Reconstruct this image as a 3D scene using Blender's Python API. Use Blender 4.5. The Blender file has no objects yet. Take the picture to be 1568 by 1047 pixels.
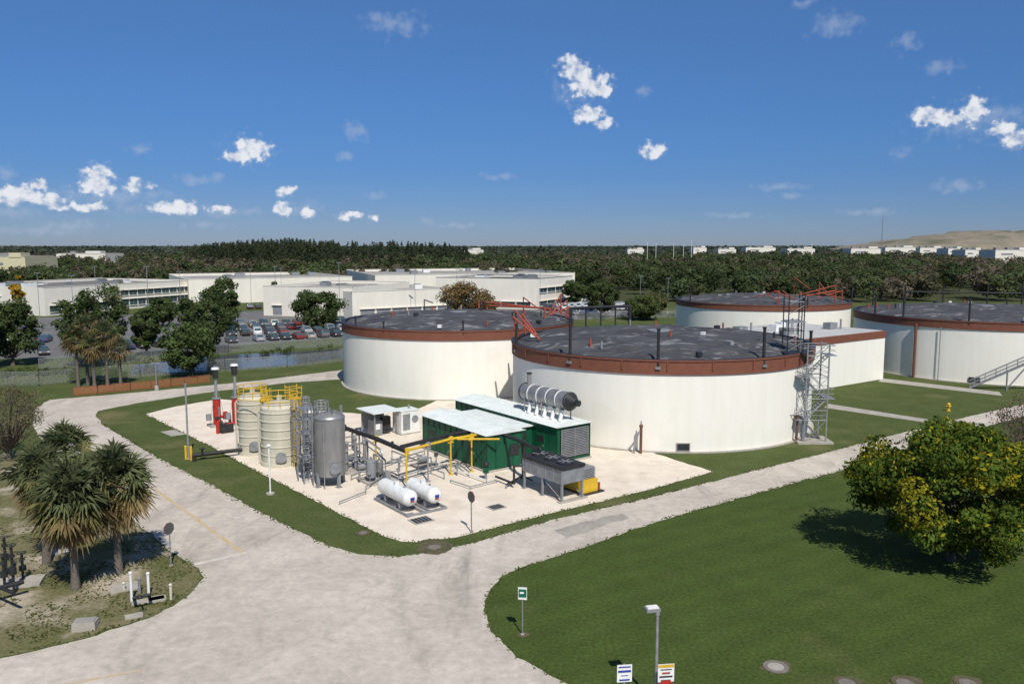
import bpy, math, random
import numpy as np
from mathutils import Vector, Matrix, noise as mn
random.seed(7); rng=np.random.default_rng(7)
scene=bpy.context.scene
# ---------------------------------------------------------------- survey
CAMH=20.0; F=1250.0; PITCH=math.atan((523.5-376)/F)
cp,sp=math.cos(PITCH),math.sin(PITCH)
def ray(u,v):
    dx=(u-784)/F; dy=(523.5-v)/F
    return Vector((dx,cp+dy*sp,-sp+dy*cp))
def S(u,v,z=0.0):
    r=ray(u,v); t=(z-CAMH)/r.z
    return Vector((r.x*t,r.y*t,z))
def ZH(u,vb,vt):
    y=S(u,vb).y; r=ray(u,vt); return CAMH+r.z*(y/r.y)
# ---------------------------------------------------------------- materials
MATS={}
def mat(name,c1,c2=None,scale=1.0,rough=0.8,metal=0.0,bump=0.0,stretch=(1,1,1),detail=6,lo=0.35,hi=0.65,bscale=None,spec=0.3,c3=None,scale3=0.1,lo3=0.5,hi3=0.65,bdist=0.05,stretch3=(1,1,1),dist3=0.0):
    if name in MATS: return MATS[name]
    m=bpy.data.materials.new(name); m.use_nodes=True
    nt=m.node_tree; N=nt.nodes; L=nt.links
    b=N['Principled BSDF']; b.inputs['Roughness'].default_value=rough; b.inputs['Metallic'].default_value=metal
    b.inputs['Specular IOR Level'].default_value=spec
    tc=N.new('ShaderNodeTexCoord')
    if c2 is None: c2=tuple(x*0.85 for x in c1)
    mp=N.new('ShaderNodeMapping'); mp.inputs['Scale'].default_value=stretch
    L.new(tc.outputs['Object'],mp.inputs[0])
    nz=N.new('ShaderNodeTexNoise'); nz.inputs['Scale'].default_value=scale; nz.inputs['Detail'].default_value=detail; nz.inputs['Roughness'].default_value=0.62
    L.new(mp.outputs[0],nz.inputs['Vector'])
    mr=N.new('ShaderNodeMapRange'); mr.inputs[1].default_value=lo; mr.inputs[2].default_value=hi
    L.new(nz.outputs[0],mr.inputs[0])
    mx=N.new('ShaderNodeMix'); mx.data_type='RGBA'; mx.inputs[6].default_value=(*c1,1); mx.inputs[7].default_value=(*c2,1)
    L.new(mr.outputs[0],mx.inputs[0]); out=mx.outputs[2]
    if c3:
        mp3=N.new('ShaderNodeMapping'); mp3.inputs['Scale'].default_value=stretch3; L.new(tc.outputs['Object'],mp3.inputs[0])
        n3=N.new('ShaderNodeTexNoise'); n3.inputs['Scale'].default_value=scale3; n3.inputs['Detail'].default_value=7; n3.inputs['Roughness'].default_value=0.6; n3.inputs['Distortion'].default_value=dist3
        L.new(mp3.outputs[0],n3.inputs['Vector'])
        r3=N.new('ShaderNodeMapRange'); r3.inputs[1].default_value=lo3; r3.inputs[2].default_value=hi3; L.new(n3.outputs[0],r3.inputs[0])
        m3=N.new('ShaderNodeMix'); m3.data_type='RGBA'; m3.inputs[7].default_value=(*c3,1)
        L.new(r3.outputs[0],m3.inputs[0]); L.new(out,m3.inputs[6]); out=m3.outputs[2]
    L.new(out,b.inputs['Base Color'])
    if bump:
        bn=N.new('ShaderNodeTexNoise'); bn.inputs['Scale'].default_value=bscale or scale*3; bn.inputs['Detail'].default_value=5
        L.new(mp.outputs[0],bn.inputs['Vector'])
        bp=N.new('ShaderNodeBump'); bp.inputs['Strength'].default_value=bump; bp.inputs['Distance'].default_value=bdist
        L.new(bn.outputs[0],bp.inputs['Height']); L.new(bp.outputs[0],b.inputs['Normal'])
    MATS[name]=m; return m
def grass_mat(name,c1,c2,c3,stripe=0.0,dry=0.6,s3=.09):
    m=mat(name,c1,c2,scale=0.35,rough=0.95,bump=0.6,bscale=6,spec=0.1,c3=c3,scale3=s3,lo3=dry,hi3=dry+0.15,bdist=0.08)
    nt=m.node_tree; N=nt.nodes; L=nt.links; b=N['Principled BSDF']
    src=b.inputs['Base Color'].links[0].from_socket
    tc=N.new('ShaderNodeTexCoord')
    f=N.new('ShaderNodeTexNoise'); f.inputs['Scale'].default_value=5; f.inputs['Detail'].default_value=8; f.inputs['Roughness'].default_value=0.7
    L.new(tc.outputs['Object'],f.inputs['Vector'])
    r=N.new('ShaderNodeMapRange'); r.inputs[1].default_value=.3; r.inputs[2].default_value=.7; r.inputs[3].default_value=.6; r.inputs[4].default_value=1.42
    L.new(f.outputs[0],r.inputs[0]); k=r.outputs[0]
    if stripe:
        mp=N.new('ShaderNodeMapping'); mp.inputs['Rotation'].default_value=(0,0,math.radians(58)); L.new(tc.outputs['Object'],mp.inputs[0])
        w=N.new('ShaderNodeTexWave'); w.inputs['Scale'].default_value=0.15; w.inputs['Distortion'].default_value=2.2; w.inputs['Detail'].default_value=3; w.inputs['Detail Scale'].default_value=0.4
        L.new(mp.outputs[0],w.inputs['Vector'])
        r2=N.new('ShaderNodeMapRange'); r2.inputs[3].default_value=1-stripe; r2.inputs[4].default_value=1+stripe; L.new(w.outputs['Fac'],r2.inputs[0])
        mm=N.new('ShaderNodeMath'); mm.operation='MULTIPLY'; L.new(k,mm.inputs[0]); L.new(r2.outputs[0],mm.inputs[1]); k=mm.outputs[0]
    vm=N.new('ShaderNodeVectorMath'); vm.operation='SCALE'; L.new(src,vm.inputs[0]); L.new(k,vm.inputs['Scale'])
    L.new(vm.outputs[0],b.inputs['Base Color']); return m

def leaf_mat():
    m=bpy.data.materials.new('foliage'); m.use_nodes=True; nt=m.node_tree; N=nt.nodes; L=nt.links; N.clear()
    at=N.new('ShaderNodeAttribute'); at.attribute_name='Col'
    d=N.new('ShaderNodeBsdfDiffuse'); t=N.new('ShaderNodeBsdfTranslucent'); mx=N.new('ShaderNodeMixShader'); mx.inputs[0].default_value=0.36
    o=N.new('ShaderNodeOutputMaterial')
    L.new(at.outputs['Color'],d.inputs[0]); L.new(at.outputs['Color'],t.inputs[0]); L.new(d.outputs[0],mx.inputs[1]); L.new(t.outputs[0],mx.inputs[2]); L.new(mx.outputs[0],o.inputs[0])
    return m
LEAF=leaf_mat()
def net_mat(name,c,alpha):
    m=bpy.data.materials.new(name); m.use_nodes=True; nt=m.node_tree; N=nt.nodes; L=nt.links
    b=N['Principled BSDF']; b.inputs['Base Color'].default_value=(*c,1); b.inputs['Roughness'].default_value=.7
    tc=N.new('ShaderNodeTexCoord'); nz=N.new('ShaderNodeTexNoise'); nz.inputs['Scale'].default_value=9
    L.new(tc.outputs['Object'],nz.inputs['Vector'])
    r=N.new('ShaderNodeMapRange'); r.inputs[3].default_value=max(0,alpha-.25); r.inputs[4].default_value=min(1,alpha+.25); r.inputs[1].default_value=.35; r.inputs[2].default_value=.65
    L.new(nz.outputs[0],r.inputs[0]); L.new(r.outputs[0],b.inputs['Alpha']); return m

WHITE=mat('white_stucco',(0.82,0.795,0.715),(0.785,0.755,0.67),scale=1.2,stretch=(1,1,0.12),rough=.85,bump=.12,bscale=4,c3=(0.74,0.705,0.61),scale3=.18,lo3=.56,hi3=.78)
BAND=mat('brown_band_paint',(0.20,0.075,0.045),(0.165,0.062,0.038),scale=1.2,rough=.7)
ROOFM=mat('roof_membrane',(0.082,0.082,0.086),(0.050,0.050,0.054),scale=.22,rough=.75,bump=.7,bscale=.45,spec=.25,c3=(0.24,0.24,0.245),scale3=.34,lo3=.555,hi3=.69,bdist=.4,stretch3=(.7,1.7,1),dist3=1.4)
CONC=mat('concrete',(0.42,0.39,0.34),(0.32,0.29,0.25),scale=1.2,bump=.2)
STEEL=mat('stainless_steel',(0.38,0.37,0.36),(0.27,0.265,0.26),scale=1.5,stretch=(1,1,.2),rough=.42,metal=.55,spec=.5)
GALV=mat('galvanised_steel',(0.36,0.37,0.38),(0.26,0.27,0.28),scale=3,rough=.5,metal=.4)
DARK=mat('dark_metal',(0.035,0.037,0.04),(0.02,0.02,0.022),scale=3,rough=.5)
BLACKP=mat('black_pipe',(0.022,0.022,0.024),(0.035,0.033,0.03),scale=3,rough=.45)
YEL=mat('yellow_paint',(0.68,0.44,0.03),(0.55,0.34,0.03),scale=2,rough=.5)
RED=mat('red_paint',(0.45,0.03,0.02),(0.33,0.03,0.02),scale=2,rough=.5)
RUST=mat('red_oxide_pipe',(0.40,0.08,0.045),(0.28,0.065,0.04),scale=2,rough=.6)
GREEN=mat('green_paint',(0.008,0.095,0.045),(0.006,0.065,0.032),scale=1,rough=.45,stretch=(1,1,.3))
CREAM=mat('cream_frp',(0.56,0.53,0.43),(0.48,0.45,0.35),scale=1.5,rough=.5,stretch=(1,1,.2))
PALEROOF=mat('pale_metal_roof',(0.74,0.78,0.75),(0.64,0.68,0.65),scale=.8,rough=.5)
WPAINT=mat('white_paint',(0.78,0.78,0.76),(0.66,0.66,0.63),scale=2,rough=.4)
GREYP=mat('grey_paint',(0.26,0.27,0.28),(0.18,0.19,0.2),scale=1.5,rough=.5)
BROWNP=mat('brown_pipe_paint',(0.17,0.075,0.05),(0.12,0.06,0.04),scale=2,rough=.6)
BARK=mat('bark',(0.14,0.11,0.085),(0.07,0.055,0.045),scale=4,rough=.95,bump=.5,stretch=(1,1,.3))
PBARK=mat('palm_bark',(0.19,0.165,0.14),(0.10,0.085,0.07),scale=5,rough=.95,bump=.6,stretch=(1,1,3))
GLASS=mat('window_glass',(0.05,0.09,0.10),(0.03,0.05,0.06),scale=.3,rough=.12,spec=.8)
BWALL=mat('office_wall',(0.76,0.72,0.63),(0.70,0.66,0.57),scale=.5,stretch=(1,1,.3),rough=.85)
BROOF=mat('flat_roof_gravel',(0.36,0.34,0.31),(0.26,0.25,0.23),scale=.15,rough=.9)
GROOF=mat('grey_roof',(0.19,0.175,0.165),(0.14,0.13,0.12),scale=.2,rough=.8)
TYRE=mat('tyre',(0.02,0.02,0.02),rough=.9)
SIGNG=mat('sign_green',(0.0,0.13,0.07),rough=.4)
SIGNB=mat('sign_blue',(0.03,0.05,0.3),rough=.4)
SIGNBACK=mat('sign_back_aluminium',(0.10,0.10,0.10),(0.07,0.07,0.07),rough=.5)
# ---------------------------------------------------------------- mesh builder
class MB:
    def __init__(s): s.v=[];s.f=[];s.m=[];s.s=[];s.mats=[]
    def mi(s,m):
        if m not in s.mats: s.mats.append(m)
        return s.mats.index(m)
    def add(s,vs,fs,m,sm=False):
        o=len(s.v); k=s.mi(m); s.v+= [tuple(x) for x in vs]
        for f in fs: s.f.append([i+o for i in f]); s.m.append(k); s.s.append(sm)
    def box(s,c,size,m,rot=0.0,taper=1.0):
        c=Vector(c); hx,hy,hz=size[0]/2,size[1]/2,size[2]/2; R=Matrix.Rotation(rot,3,'Z')
        vs=[]
        for z,t in ((-hz,1),(hz,taper)):
            for x,y in ((-hx,-hy),(hx,-hy),(hx,hy),(-hx,hy)): vs.append(c+R@Vector((x*t,y*t,z)))
        s.add(vs,[(3,2,1,0),(4,5,6,7),(0,1,5,4),(1,2,6,5),(2,3,7,6),(3,0,4,7)],m)
    def cyl(s,p0,p1,r0,m,r1=None,seg=10,caps=True):
        p0=Vector(p0);p1=Vector(p1); r1=r0 if r1 is None else r1; d=p1-p0
        if d.length<1e-6: return
        d.normalize(); a=Vector((0,0,1)) if abs(d.z)<.9 else Vector((1,0,0)); x=d.cross(a).normalized(); y=d.cross(x)
        A=[];B=[]
        for i in range(seg):
            t=2*math.pi*i/seg; o=x*math.cos(t)+y*math.sin(t); A.append(p0+o*r0);B.append(p1+o*r1)
        s.add(A+B,[(i,(i+1)%seg,seg+(i+1)%seg,seg+i) for i in range(seg)],m,True)
        if caps:
            s.add(A,[list(range(seg))[::-1]],m); s.add(B,[list(range(seg))],m)
    def tube(s,pts,r,m,seg=8):
        pts=[Vector(p) for p in pts]
        for a,b in zip(pts,pts[1:]): s.cyl(a,b,r,m,seg=seg)
        for p in pts[1:-1]: s.ell(p,(r*1.02,)*3,m,8,5)
    def lathe(s,c,prof,m,seg=32,share=False,a0=0,a1=2*math.pi):
        c=Vector(c)
        def ring(r,z): return [c+Vector((r*math.cos(a0+(a1-a0)*i/seg),r*math.sin(a0+(a1-a0)*i/seg),z)) for i in range(seg+1)]
        n=seg+1
        if share:
            vs=[]; 
            for r,z in prof: vs+=ring(r,z)
            fs=[(k*n+i,k*n+i+1,(k+1)*n+i+1,(k+1)*n+i) for k in range(len(prof)-1) for i in range(seg)]
            s.add(vs,fs,m,True)
        else:
            for (r0,z0),(r1,z1) in zip(prof,prof[1:]):
                s.add(ring(r0,z0)+ring(r1,z1),[(i,i+1,n+i+1,n+i) for i in range(seg)],m,True)
    def ell(s,c,r,m,seg=14,rings=8):
        c=Vector(c); vs=[];fs=[]
        for k in range(rings+1):
            t=math.pi*k/rings
            for i in range(seg): 
                p=2*math.pi*i/seg; vs.append(c+Vector((r[0]*math.sin(t)*math.cos(p),r[1]*math.sin(t)*math.sin(p),-r[2]*math.cos(t))))
        for k in range(rings):
            for i in range(seg): fs.append((k*seg+i,k*seg+(i+1)%seg,(k+1)*seg+(i+1)%seg,(k+1)*seg+i))
        s.add(vs,fs,m,True)
    def ring(s,c,r,rad,m,seg=20,a0=0,a1=2*math.pi):
        c=Vector(c); P=[c+Vector((r*math.cos(a0+(a1-a0)*i/seg),r*math.sin(a0+(a1-a0)*i/seg),0)) for i in range(seg+1)]
        for a,b in zip(P,P[1:]): s.cyl(a,b,rad,m,seg=5,caps=False)
    def obj(s,name,parent=None):
        me=bpy.data.meshes.new(name); me.from_pydata(s.v,[],s.f)
        for m in s.mats: me.materials.append(m)
        me.polygons.foreach_set('material_index',s.m); me.polygons.foreach_set('use_smooth',s.s); me.update()
        o=bpy.data.objects.new(name,me); scene.collection.objects.link(o)
        if parent: o.parent=parent
        return o
def empty(name):
    e=bpy.data.objects.new(name,None); scene.collection.objects.link(e); e.empty_display_size=.3; return e
# ---------------------------------------------------------------- sheets
def cr(pts,n=6):
    out=[];k=len(pts)
    for i in range(k):
        p0,p1,p2,p3=pts[i-1],pts[i],pts[(i+1)%k],pts[(i+2)%k]
        for j in range(n):
            t=j/n; out.append(0.5*((2*p1)+(p2-p0)*t+(2*p0-5*p1+4*p2-p3)*t*t+(3*p1-p0-3*p2+p3)*t**3))
    return out
def sheet(name,pts,z,m,jit=0.15,step=.5,world=False,smooth=False):
    P=[Vector(p[:2]) if world else Vector(S(*p)[:2]) for p in pts]
    if smooth: P=cr(P)
    Q=[]
    for a,b in zip(P,P[1:]+P[:1]):
        n=max(1,min(80,int((b-a).length/step)))
        for i in range(n):
            q=a.lerp(b,i/n); w=Vector((q.x*.9,q.y*.9,0)); w2=w*3.1
            Q.append((q.x+jit*(mn.noise(w)+.5*mn.noise(w2)),q.y+jit*(mn.noise(w+Vector((31,7,0)))+.5*mn.noise(w2+Vector((3,9,0)))),z))
    import mathutils.geometry as g
    tr=g.tessellate_polygon([[Vector(q) for q in Q]])
    me=bpy.data.meshes.new(name)
    fs=[]
    for t in tr:
        a,b,c=[Vector(Q[i]) for i in t]
        fs.append(t if (b-a).cross(c-a).z>0 else (t[2],t[1],t[0]))
    me.from_pydata(Q,[],fs); me.materials.append(m)
    o=bpy.data.objects.new(name,me); scene.collection.objects.link(o); return o

GRASS=grass_mat('grass',(0.084,0.104,0.034),(0.062,0.084,0.025),(0.150,0.135,0.062),stripe=0.0,dry=.56)
LAWN=grass_mat('mown_lawn',(0.062,0.090,0.022),(0.050,0.074,0.017),(0.088,0.098,0.034),stripe=.05,dry=.56)
DRYG=grass_mat('dry_grass',(0.105,0.108,0.04),(0.19,0.165,0.095),(0.42,0.36,0.28),dry=.50,s3=.22)
FFLOOR=grass_mat('undergrowth',(0.05,0.065,0.026),(0.065,0.068,0.032),(0.10,0.085,0.045),dry=.6)
ROAD=mat('weathered_road',(0.54,0.48,0.41),(0.44,0.39,0.33),scale=.16,rough=.9,bump=.25,bscale=8,c3=(0.30,0.265,0.225),scale3=.13,lo3=.52,hi3=.78,bdist=.02,stretch3=(1.8,.5,1),dist3=1.3)
def add_fine(m,amt,scale,dist=0):
    nt=m.node_tree;N=nt.nodes;L=nt.links;b=N['Principled BSDF'];src=b.inputs['Base Color'].links[0].from_socket
    tc=N.new('ShaderNodeTexCoord');f=N.new('ShaderNodeTexNoise');f.inputs['Scale'].default_value=scale;f.inputs['Detail'].default_value=9;f.inputs['Roughness'].default_value=.72;f.inputs['Distortion'].default_value=dist
    L.new(tc.outputs['Object'],f.inputs['Vector']);r=N.new('ShaderNodeMapRange');r.inputs[1].default_value=.3;r.inputs[2].default_value=.7;r.inputs[3].default_value=1-amt;r.inputs[4].default_value=1+amt
    L.new(f.outputs[0],r.inputs[0]);vm=N.new('ShaderNodeVectorMath');vm.operation='SCALE';L.new(src,vm.inputs[0]);L.new(r.outputs[0],vm.inputs['Scale']);L.new(vm.outputs[0],b.inputs['Base Color'])
add_fine(ROAD,.15,1.8); add_fine(ROAD,.13,.42,2.5)
GRAVEL=mat('shell_rock_gravel',(0.76,0.67,0.555),(0.65,0.565,0.46),scale=.5,rough=.95,bump=.5,bscale=14,c3=(0.55,0.47,0.38),scale3=.3,lo3=.58,hi3=.75)
add_fine(GRAVEL,.15,7)
PATCH=mat('asphalt_patch',(0.37,0.335,0.29),(0.28,0.255,0.225),scale=.5,rough=.9); add_fine(PATCH,.18,2.5)
ASPH=mat('parking_asphalt',(0.17,0.165,0.16),(0.12,0.12,0.12),scale=.2,rough=.9)
LINE=mat('faded_yellow_line',(0.52,0.37,0.17),(0.50,0.43,0.34),scale=1.5,rough=.9)
WLINE=mat('faded_white_line',(0.64,0.60,0.54),(0.50,0.45,0.39),scale=2,rough=.9)
WATER=mat('water',(0.018,0.026,0.026),(0.03,0.035,0.03),scale=.3,rough=.12,spec=.4,bump=.25,bscale=1.5)
sheet('ground',[(-9000,-60),(9000,-60),(9000,14000),(-9000,14000)],0,GRASS,jit=0,step=1e6,world=True)
sheet('lawn',[(742,1500),(760,1060),(760,985),(745,935),(750,905),(775,880),(815,862),(875,845),(935,824),(1000,799),(1150,756),(1310,713),(1400,686),(1500,654),(1600,627),(1900,560),(2600,900),(2600,1500)],.004,LAWN,jit=.1)
sheet('forest_floor',[(-6000,300),(-120,345),(60,290),(400,290),(6000,300),(8500,13800),(-8500,13800)],.03,FFLOOR,jit=0,step=1e6,world=True)
sheet('road',[(-700,1170),(-200,1060),(0,1008),(80,990),(150,972),(230,945),(285,915),(312,885),(300,868),(262,845),(215,805),(150,745),(95,700),(62,672),(50,650),(55,625),(75,612),(150,606),(250,597),(400,582),(470,573),(545,564),(590,566),(560,578),(440,586),(330,599),(210,617),(150,629),(146,638),(160,652),(250,705),(330,745),(400,785),(455,812),(500,835),(550,848),(610,852),(660,845),(720,832),(850,795),(1000,760),(1150,722),(1310,681),(1420,653),(1490,636),(1600,612),(1750,580),(1760,592),(1600,628),(1500,655),(1400,687),(1310,714),(1150,757),(1000,800),(930,825),(870,846),(810,864),(770,882),(748,907),(742,935),(752,965),(790,1005),(870,1047),(960,1090),(1100,1150),(1500,1500),(-700,1500)],.008,ROAD,jit=.22)
VERGE=[(-200,1058),(0,1006),(80,988),(150,970),(230,943),(285,913),(310,885),(298,868),(260,846),(213,806),(150,748),(95,702),(20,690),(-200,740)]
sheet('verge',VERGE,.012,DRYG,jit=.25)
sheet('gravel_pad',[(222,634),(270,622),(335,611),(400,616),(480,628),(560,634),(640,626),(700,600),(790,600),(900,640),(960,680),(990,690),(1040,706),(1092,722),(1000,748),(850,784),(700,822),(640,830),(615,829),(585,820),(480,765),(400,725),(330,687)],.012,GRAVEL,jit=.14)
sheet('road_patch',[(850,812),(900,797),(950,786),(965,792),(905,812),(870,822)],.012,PATCH,jit=.35)
sheet('path',[(1268,618),(1440,645),(1440,650),(1262,624)],.010,CONC,jit=.03)
sheet('path',[(1350,579),(1530,600),(1535,606),(1345,584)],.010,CONC,jit=.03)
sheet('parking_lot',[(-400,556),(90,548),(190,541),(345,530),(535,516),(720,497),(1010,482),(1010,458),(700,464),(340,478),(-400,500)],.006,ASPH,jit=.1,step=3)
sheet('canal_water',[(200,574),(205,558),(350,543),(440,539),(560,530),(560,543),(440,559),(345,566)],.010,WATER,jit=.5,step=2)
def strip(name,p,q,w,z,m):
    a=S(*p);b=S(*q);d=(b-a).normalized();n=Vector((-d.y,d.x,0))*w/2
    mb=MB(); k=max(2,int((b-a).length/1.2)); 
    for i in range(k):
        s=a.lerp(b,i/k);e=a.lerp(b,(i+1)/k); mb.add([(*(s-n)[:2],z),(*(e-n)[:2],z),(*(e+n)[:2],z),(*(s+n)[:2],z)],[(0,1,2,3)],m)
    return mb.obj(name)
strip('road_centre_line',(236,748),(372,846),.28,.016,LINE)
strip('road_stop_line',(298,864),(378,846),.35,.0165,WLINE)
strip('road_centre_line',(20,1062),(215,1026),.2,.016,LINE)
# ---------------------------------------------------------------- digester tanks
def tank(u,vf,R,H,bandh,roof=ROOFM,seed=1):
    f=S(u,vf); d=Vector((f.x,f.y,0)).normalized(); c=f+d*R; c.z=0
    mb=MB(); t=.35
    mb.lathe(c,[(R,0),(R,H-bandh)],WHITE,seg=96)
    mb.lathe(c,[(R+.02,0),(R+.35,.0),(R+.35,.12),(R,.12)],CONC,seg=96)
    mb.lathe(c,[(R,H-bandh),(R+.14,H-bandh),(R+.14,H-.18)],BAND,seg=96)
    mb.lathe(c,[(R+.14,H-.18),(R+.22,H-.18),(R+.22,H)],BAND,seg=96)
    mb.lathe(c,[(R+.22,H),(R-.4,H),(R-.4,H-.3)],DARK,seg=96)
    rs=[R-.4,R-1.0]+[R*x for x in (.9,.84,.78,.72,.66,.6,.54,.48,.42,.36,.3,.24,.18,.12,.06)]+[.01]; seg=128; vs=[];fs=[]
    for r in rs:
        for i in range(seg):
            a=2*math.pi*i/seg; x,y=r*math.cos(a),r*math.sin(a)
            z=H-.3+1.25*(1-(r/R)**2)**.8 if r<R-.5 else H-.3
            if r<R-.5:
                z+=.30*mn.noise(Vector((x*.22,y*.22,seed*5)))+.16*(1-abs(mn.noise(Vector((x*.35,y*.8,seed))))*3)
            vs.append(c+Vector((x,y,z)))
    for k in range(len(rs)-1):
        for i in range(seg): fs.append((k*seg+i,k*seg+(i+1)%seg,(k+1)*seg+(i+1)%seg,(k+1)*seg+i))
    mb.add(vs,fs,roof,True)
    rr=random.Random(seed)
    mb.lathe(c,[(1.3,H+.5),(1.3,H+1.15),(.01,H+1.2)],GREYP,seg=20)
    for i in range(14):
        a=rr.uniform(0,6.28);r=rr.uniform(.3,.93)*R; z=H-.2+1.15*(1-(r/R)**2)**.8
        p=c+Vector((r*math.cos(a),r*math.sin(a),z))
        if i%3==0: mb.box(p+Vector((0,0,.2)),(rr.uniform(.4,.9),.5,.4),rr.choice([GREYP,DARK,WPAINT]),a)
        else: mb.cyl(p,p+Vector((0,0,.8)),.12,rr.choice([GALV,DARK,RUST,RUST]))
    return c,mb
H1=9.1
def rimpipe(mb,p,z0,z1,r=.16,m=DARK): mb.cyl((p.x,p.y,z0),(p.x,p.y,z1),r,m); mb.cyl((p.x,p.y,z1),(p.x,p.y,z1+.12),r*1.4,m)
def onrim(c,R,ang): return c+Vector((math.sin(ang)*R,-math.cos(ang)*R,0))
c1,mb=tank(1005,692,17,H1,1.45,seed=1)
for an,z in ((-.18,12),(.46,12),(-.72,12.6),(-1.35,11.2),(1.0,11)):
    p=onrim(c1,17.05,an); rimpipe(mb,p,8.3,z,.15)
    mb.box((p.x,p.y,8.3),(.5,.5,.25),GREYP,an)
for an in np.linspace(-1.4,1.4,12):
    p=onrim(c1,17.2,an); mb.box((p.x,p.y,8.5),(.12,.08,.9),BAND,an)
back=[onrim(c1,14,math.pi+.75),onrim(c1,14,math.pi+.1)]
a,b=back; mb.tube([(a.x,a.y,9.3),(a.x,a.y,12.0),(b.x,b.y,12.0),(b.x,b.y,9.6)],.2,DARK)
for t in (.25,.5,.75):
    q=a.lerp(b,t); mb.cyl((q.x,q.y,9.5),(q.x,q.y,12),.1,DARK)
# red lifting arms at the left rim of the near tank
for an,dz in ((-1.75,3.2),(-1.95,2.4),(-1.62,2.6)):
    p=onrim(c1,16.6,an); q=onrim(c1,14.2,an+.25); mb.tube([(p.x,p.y,9.1),(p.x-.4,p.y,9.1+dz),(q.x,q.y,9.4)],.11,RUST,6)
q=S(1045,692); an=math.atan2(q.x-c1.x,-(q.y-c1.y)); v=onrim(c1,17.04,an)
mb.box((v.x,v.y,.62),(1.35,.1,.75),CONC,an)
for i in range(5): mb.box((*onrim(c1,17.12,an)[:2],.36+i*.13),(1.15,.06,.06),DARK,an)
mb.obj('digester_tank')
mb=MB(); p=S(981,694)
mb.cyl(p,p+Vector((0,0,2.7)),.14,BROWNP); mb.ell(p+Vector((0,0,2.7)),(.2,.2,.2),BROWNP)
mb.tube([p+Vector((0,0,2.3)),p+Vector((-.6,0,1.6)),p+Vector((-.65,0,0))],.09,GALV)
mb.cyl(p+Vector((0,0,2.7)),p+Vector((0,0,3.2)),.06,GALV); mb.obj('brown_standpipe')
mb=MB(); p=S(1218,676)
for dx in (0,.55):
    mb.tube([p+Vector((dx,-.3,0)),p+Vector((dx,-.3,2.6)),p+Vector((dx,1.5,2.6))],.12,BROWNP if dx==0 else GALV)
mb.cyl(p+Vector((-.9,-.2,2.8)),p+Vector((.2,-.4,2.8)),.05,DARK); mb.obj('brown_standpipe')
c2,mb=tank(703,613,17,H1,1.3,seed=2)
for an,z in ((.1,10.3),(-.9,10.2),(-.55,10.0)):
    p=onrim(c2,17.05,an); rimpipe(mb,p,8.6,z,.12)
def davits(mb,c,z,angs,rad,m=RUST):
    for a1_,a2_,zz in angs:
        p=onrim(c,rad,a1_);q=onrim(c,rad-2.5,a2_)
        mb.tube([(p.x,p.y,z),(p.x,p.y,z+zz),(q.x,q.y,z+zz*.45)],.1,m,6)
        mb.cyl((p.x,p.y,z+zz*.3),((p.x+q.x)/2,(p.y+q.y)/2,z+zz*.72),.07,m,seg=6)
davits(mb,c2,H1,[(1.7,1.4,2.6),(1.9,1.6,3.4),(2.5,2.1,2.4),(1.45,1.2,2.0)],16.5)
a=onrim(c2,11,2.9);b=onrim(c2,14,1.75); mb.tube([(a.x,a.y,9.8),(a.x,a.y,11),(b.x,b.y,10.4),(b.x,b.y,9.2)],.15,RUST)
a=onrim(c2,8,2.6);b=onrim(c2,13,1.4); mb.tube([(a.x,a.y,9.8),(a.x,a.y,10.6),(b.x,b.y,10.9),(b.x,b.y,9.2)],.13,RUST)
for an,rr_ in ((2.8,9),(-2.6,12),(3.1,14),(-2.9,10)):
    a=onrim(c2,rr_,an); mb.tube([(a.x,a.y,9.6),(a.x,a.y,11.3),(a.x+1.4,a.y,10.8)],.09,DARK)
p=S(575,602); mb.cyl((p.x,p.y,0),(p.x,p.y,.6),.1,GREYP)
mb.obj('digester_tank')
mb=MB(); p=S(770,606)
mb.tube([p,p+Vector((0,0,1.6)),p+Vector((1.6,0,1.6)),p+Vector((1.6,0,0))],.22,BROWNP); mb.tube([p+Vector((.2,-.5,0)),p+Vector((.2,-.5,1.0)),p+Vector((1.3,-.5,.9))],.16,DARK); mb.obj('pipe_manifold')
c3,mb=tank(1500,588,19.8,H1,1.25,seed=3)
for an,z in ((-.62,12.2),(-.15,11.9),(.25,12),(-1.1,12),(-1.4,11.6)):
    p=onrim(c3,19.85,an); rimpipe(mb,p,8.6,z,.15)
for an,z in ((2.0,12.5),(2.3,13),(2.6,12.8),(3.0,12.5),(3.4,12.5),(3.9,13)):
    p=onrim(c3,18.3,an); rimpipe(mb,p,9,z,.13)
a=onrim(c3,18.3,2.3);b=onrim(c3,18.3,3.4); mb.tube([(a.x,a.y,11.5),(b.x,b.y,11.5)],.12,DARK)
p=onrim(c3,20.15,-.98); mb.tube([(p.x,p.y,0),(p.x,p.y,8.2)],.22,BROWNP); 
p=onrim(c3,20.1,-.80); mb.tube([(p.x,p.y,0),(p.x,p.y,8.0)],.07,GALV)
q=onrim(c3,19.9,-.56); mb.box((q.x,q.y,.55),(1.5,.14,.8),DARK,-.56)
mb.obj('digester_tank')
c4,mb=tank(1163,542,17,H1,1.1,seed=4)
davits(mb,c4,H1,[(.75,.2,3.4),(1.0,.6,2.2),(2.4,2.0,4.0),(2.0,1.5,3.2),(-.1,-.4,2.6)],15.5)
for an,z in ((-1.2,12.5),(1.2,12),(2.2,13),(.2,10.5)):
    p=onrim(c4,17.05,an); rimpipe(mb,p,8.6,z,.14)
a=onrim(c4,14,.3);b=onrim(c4,14,1.1); mb.tube([(a.x,a.y,9.4),(a.x,a.y,10.6),(b.x,b.y,11.2)],.15,RUST)
mb.obj('digester_tank')
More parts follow.
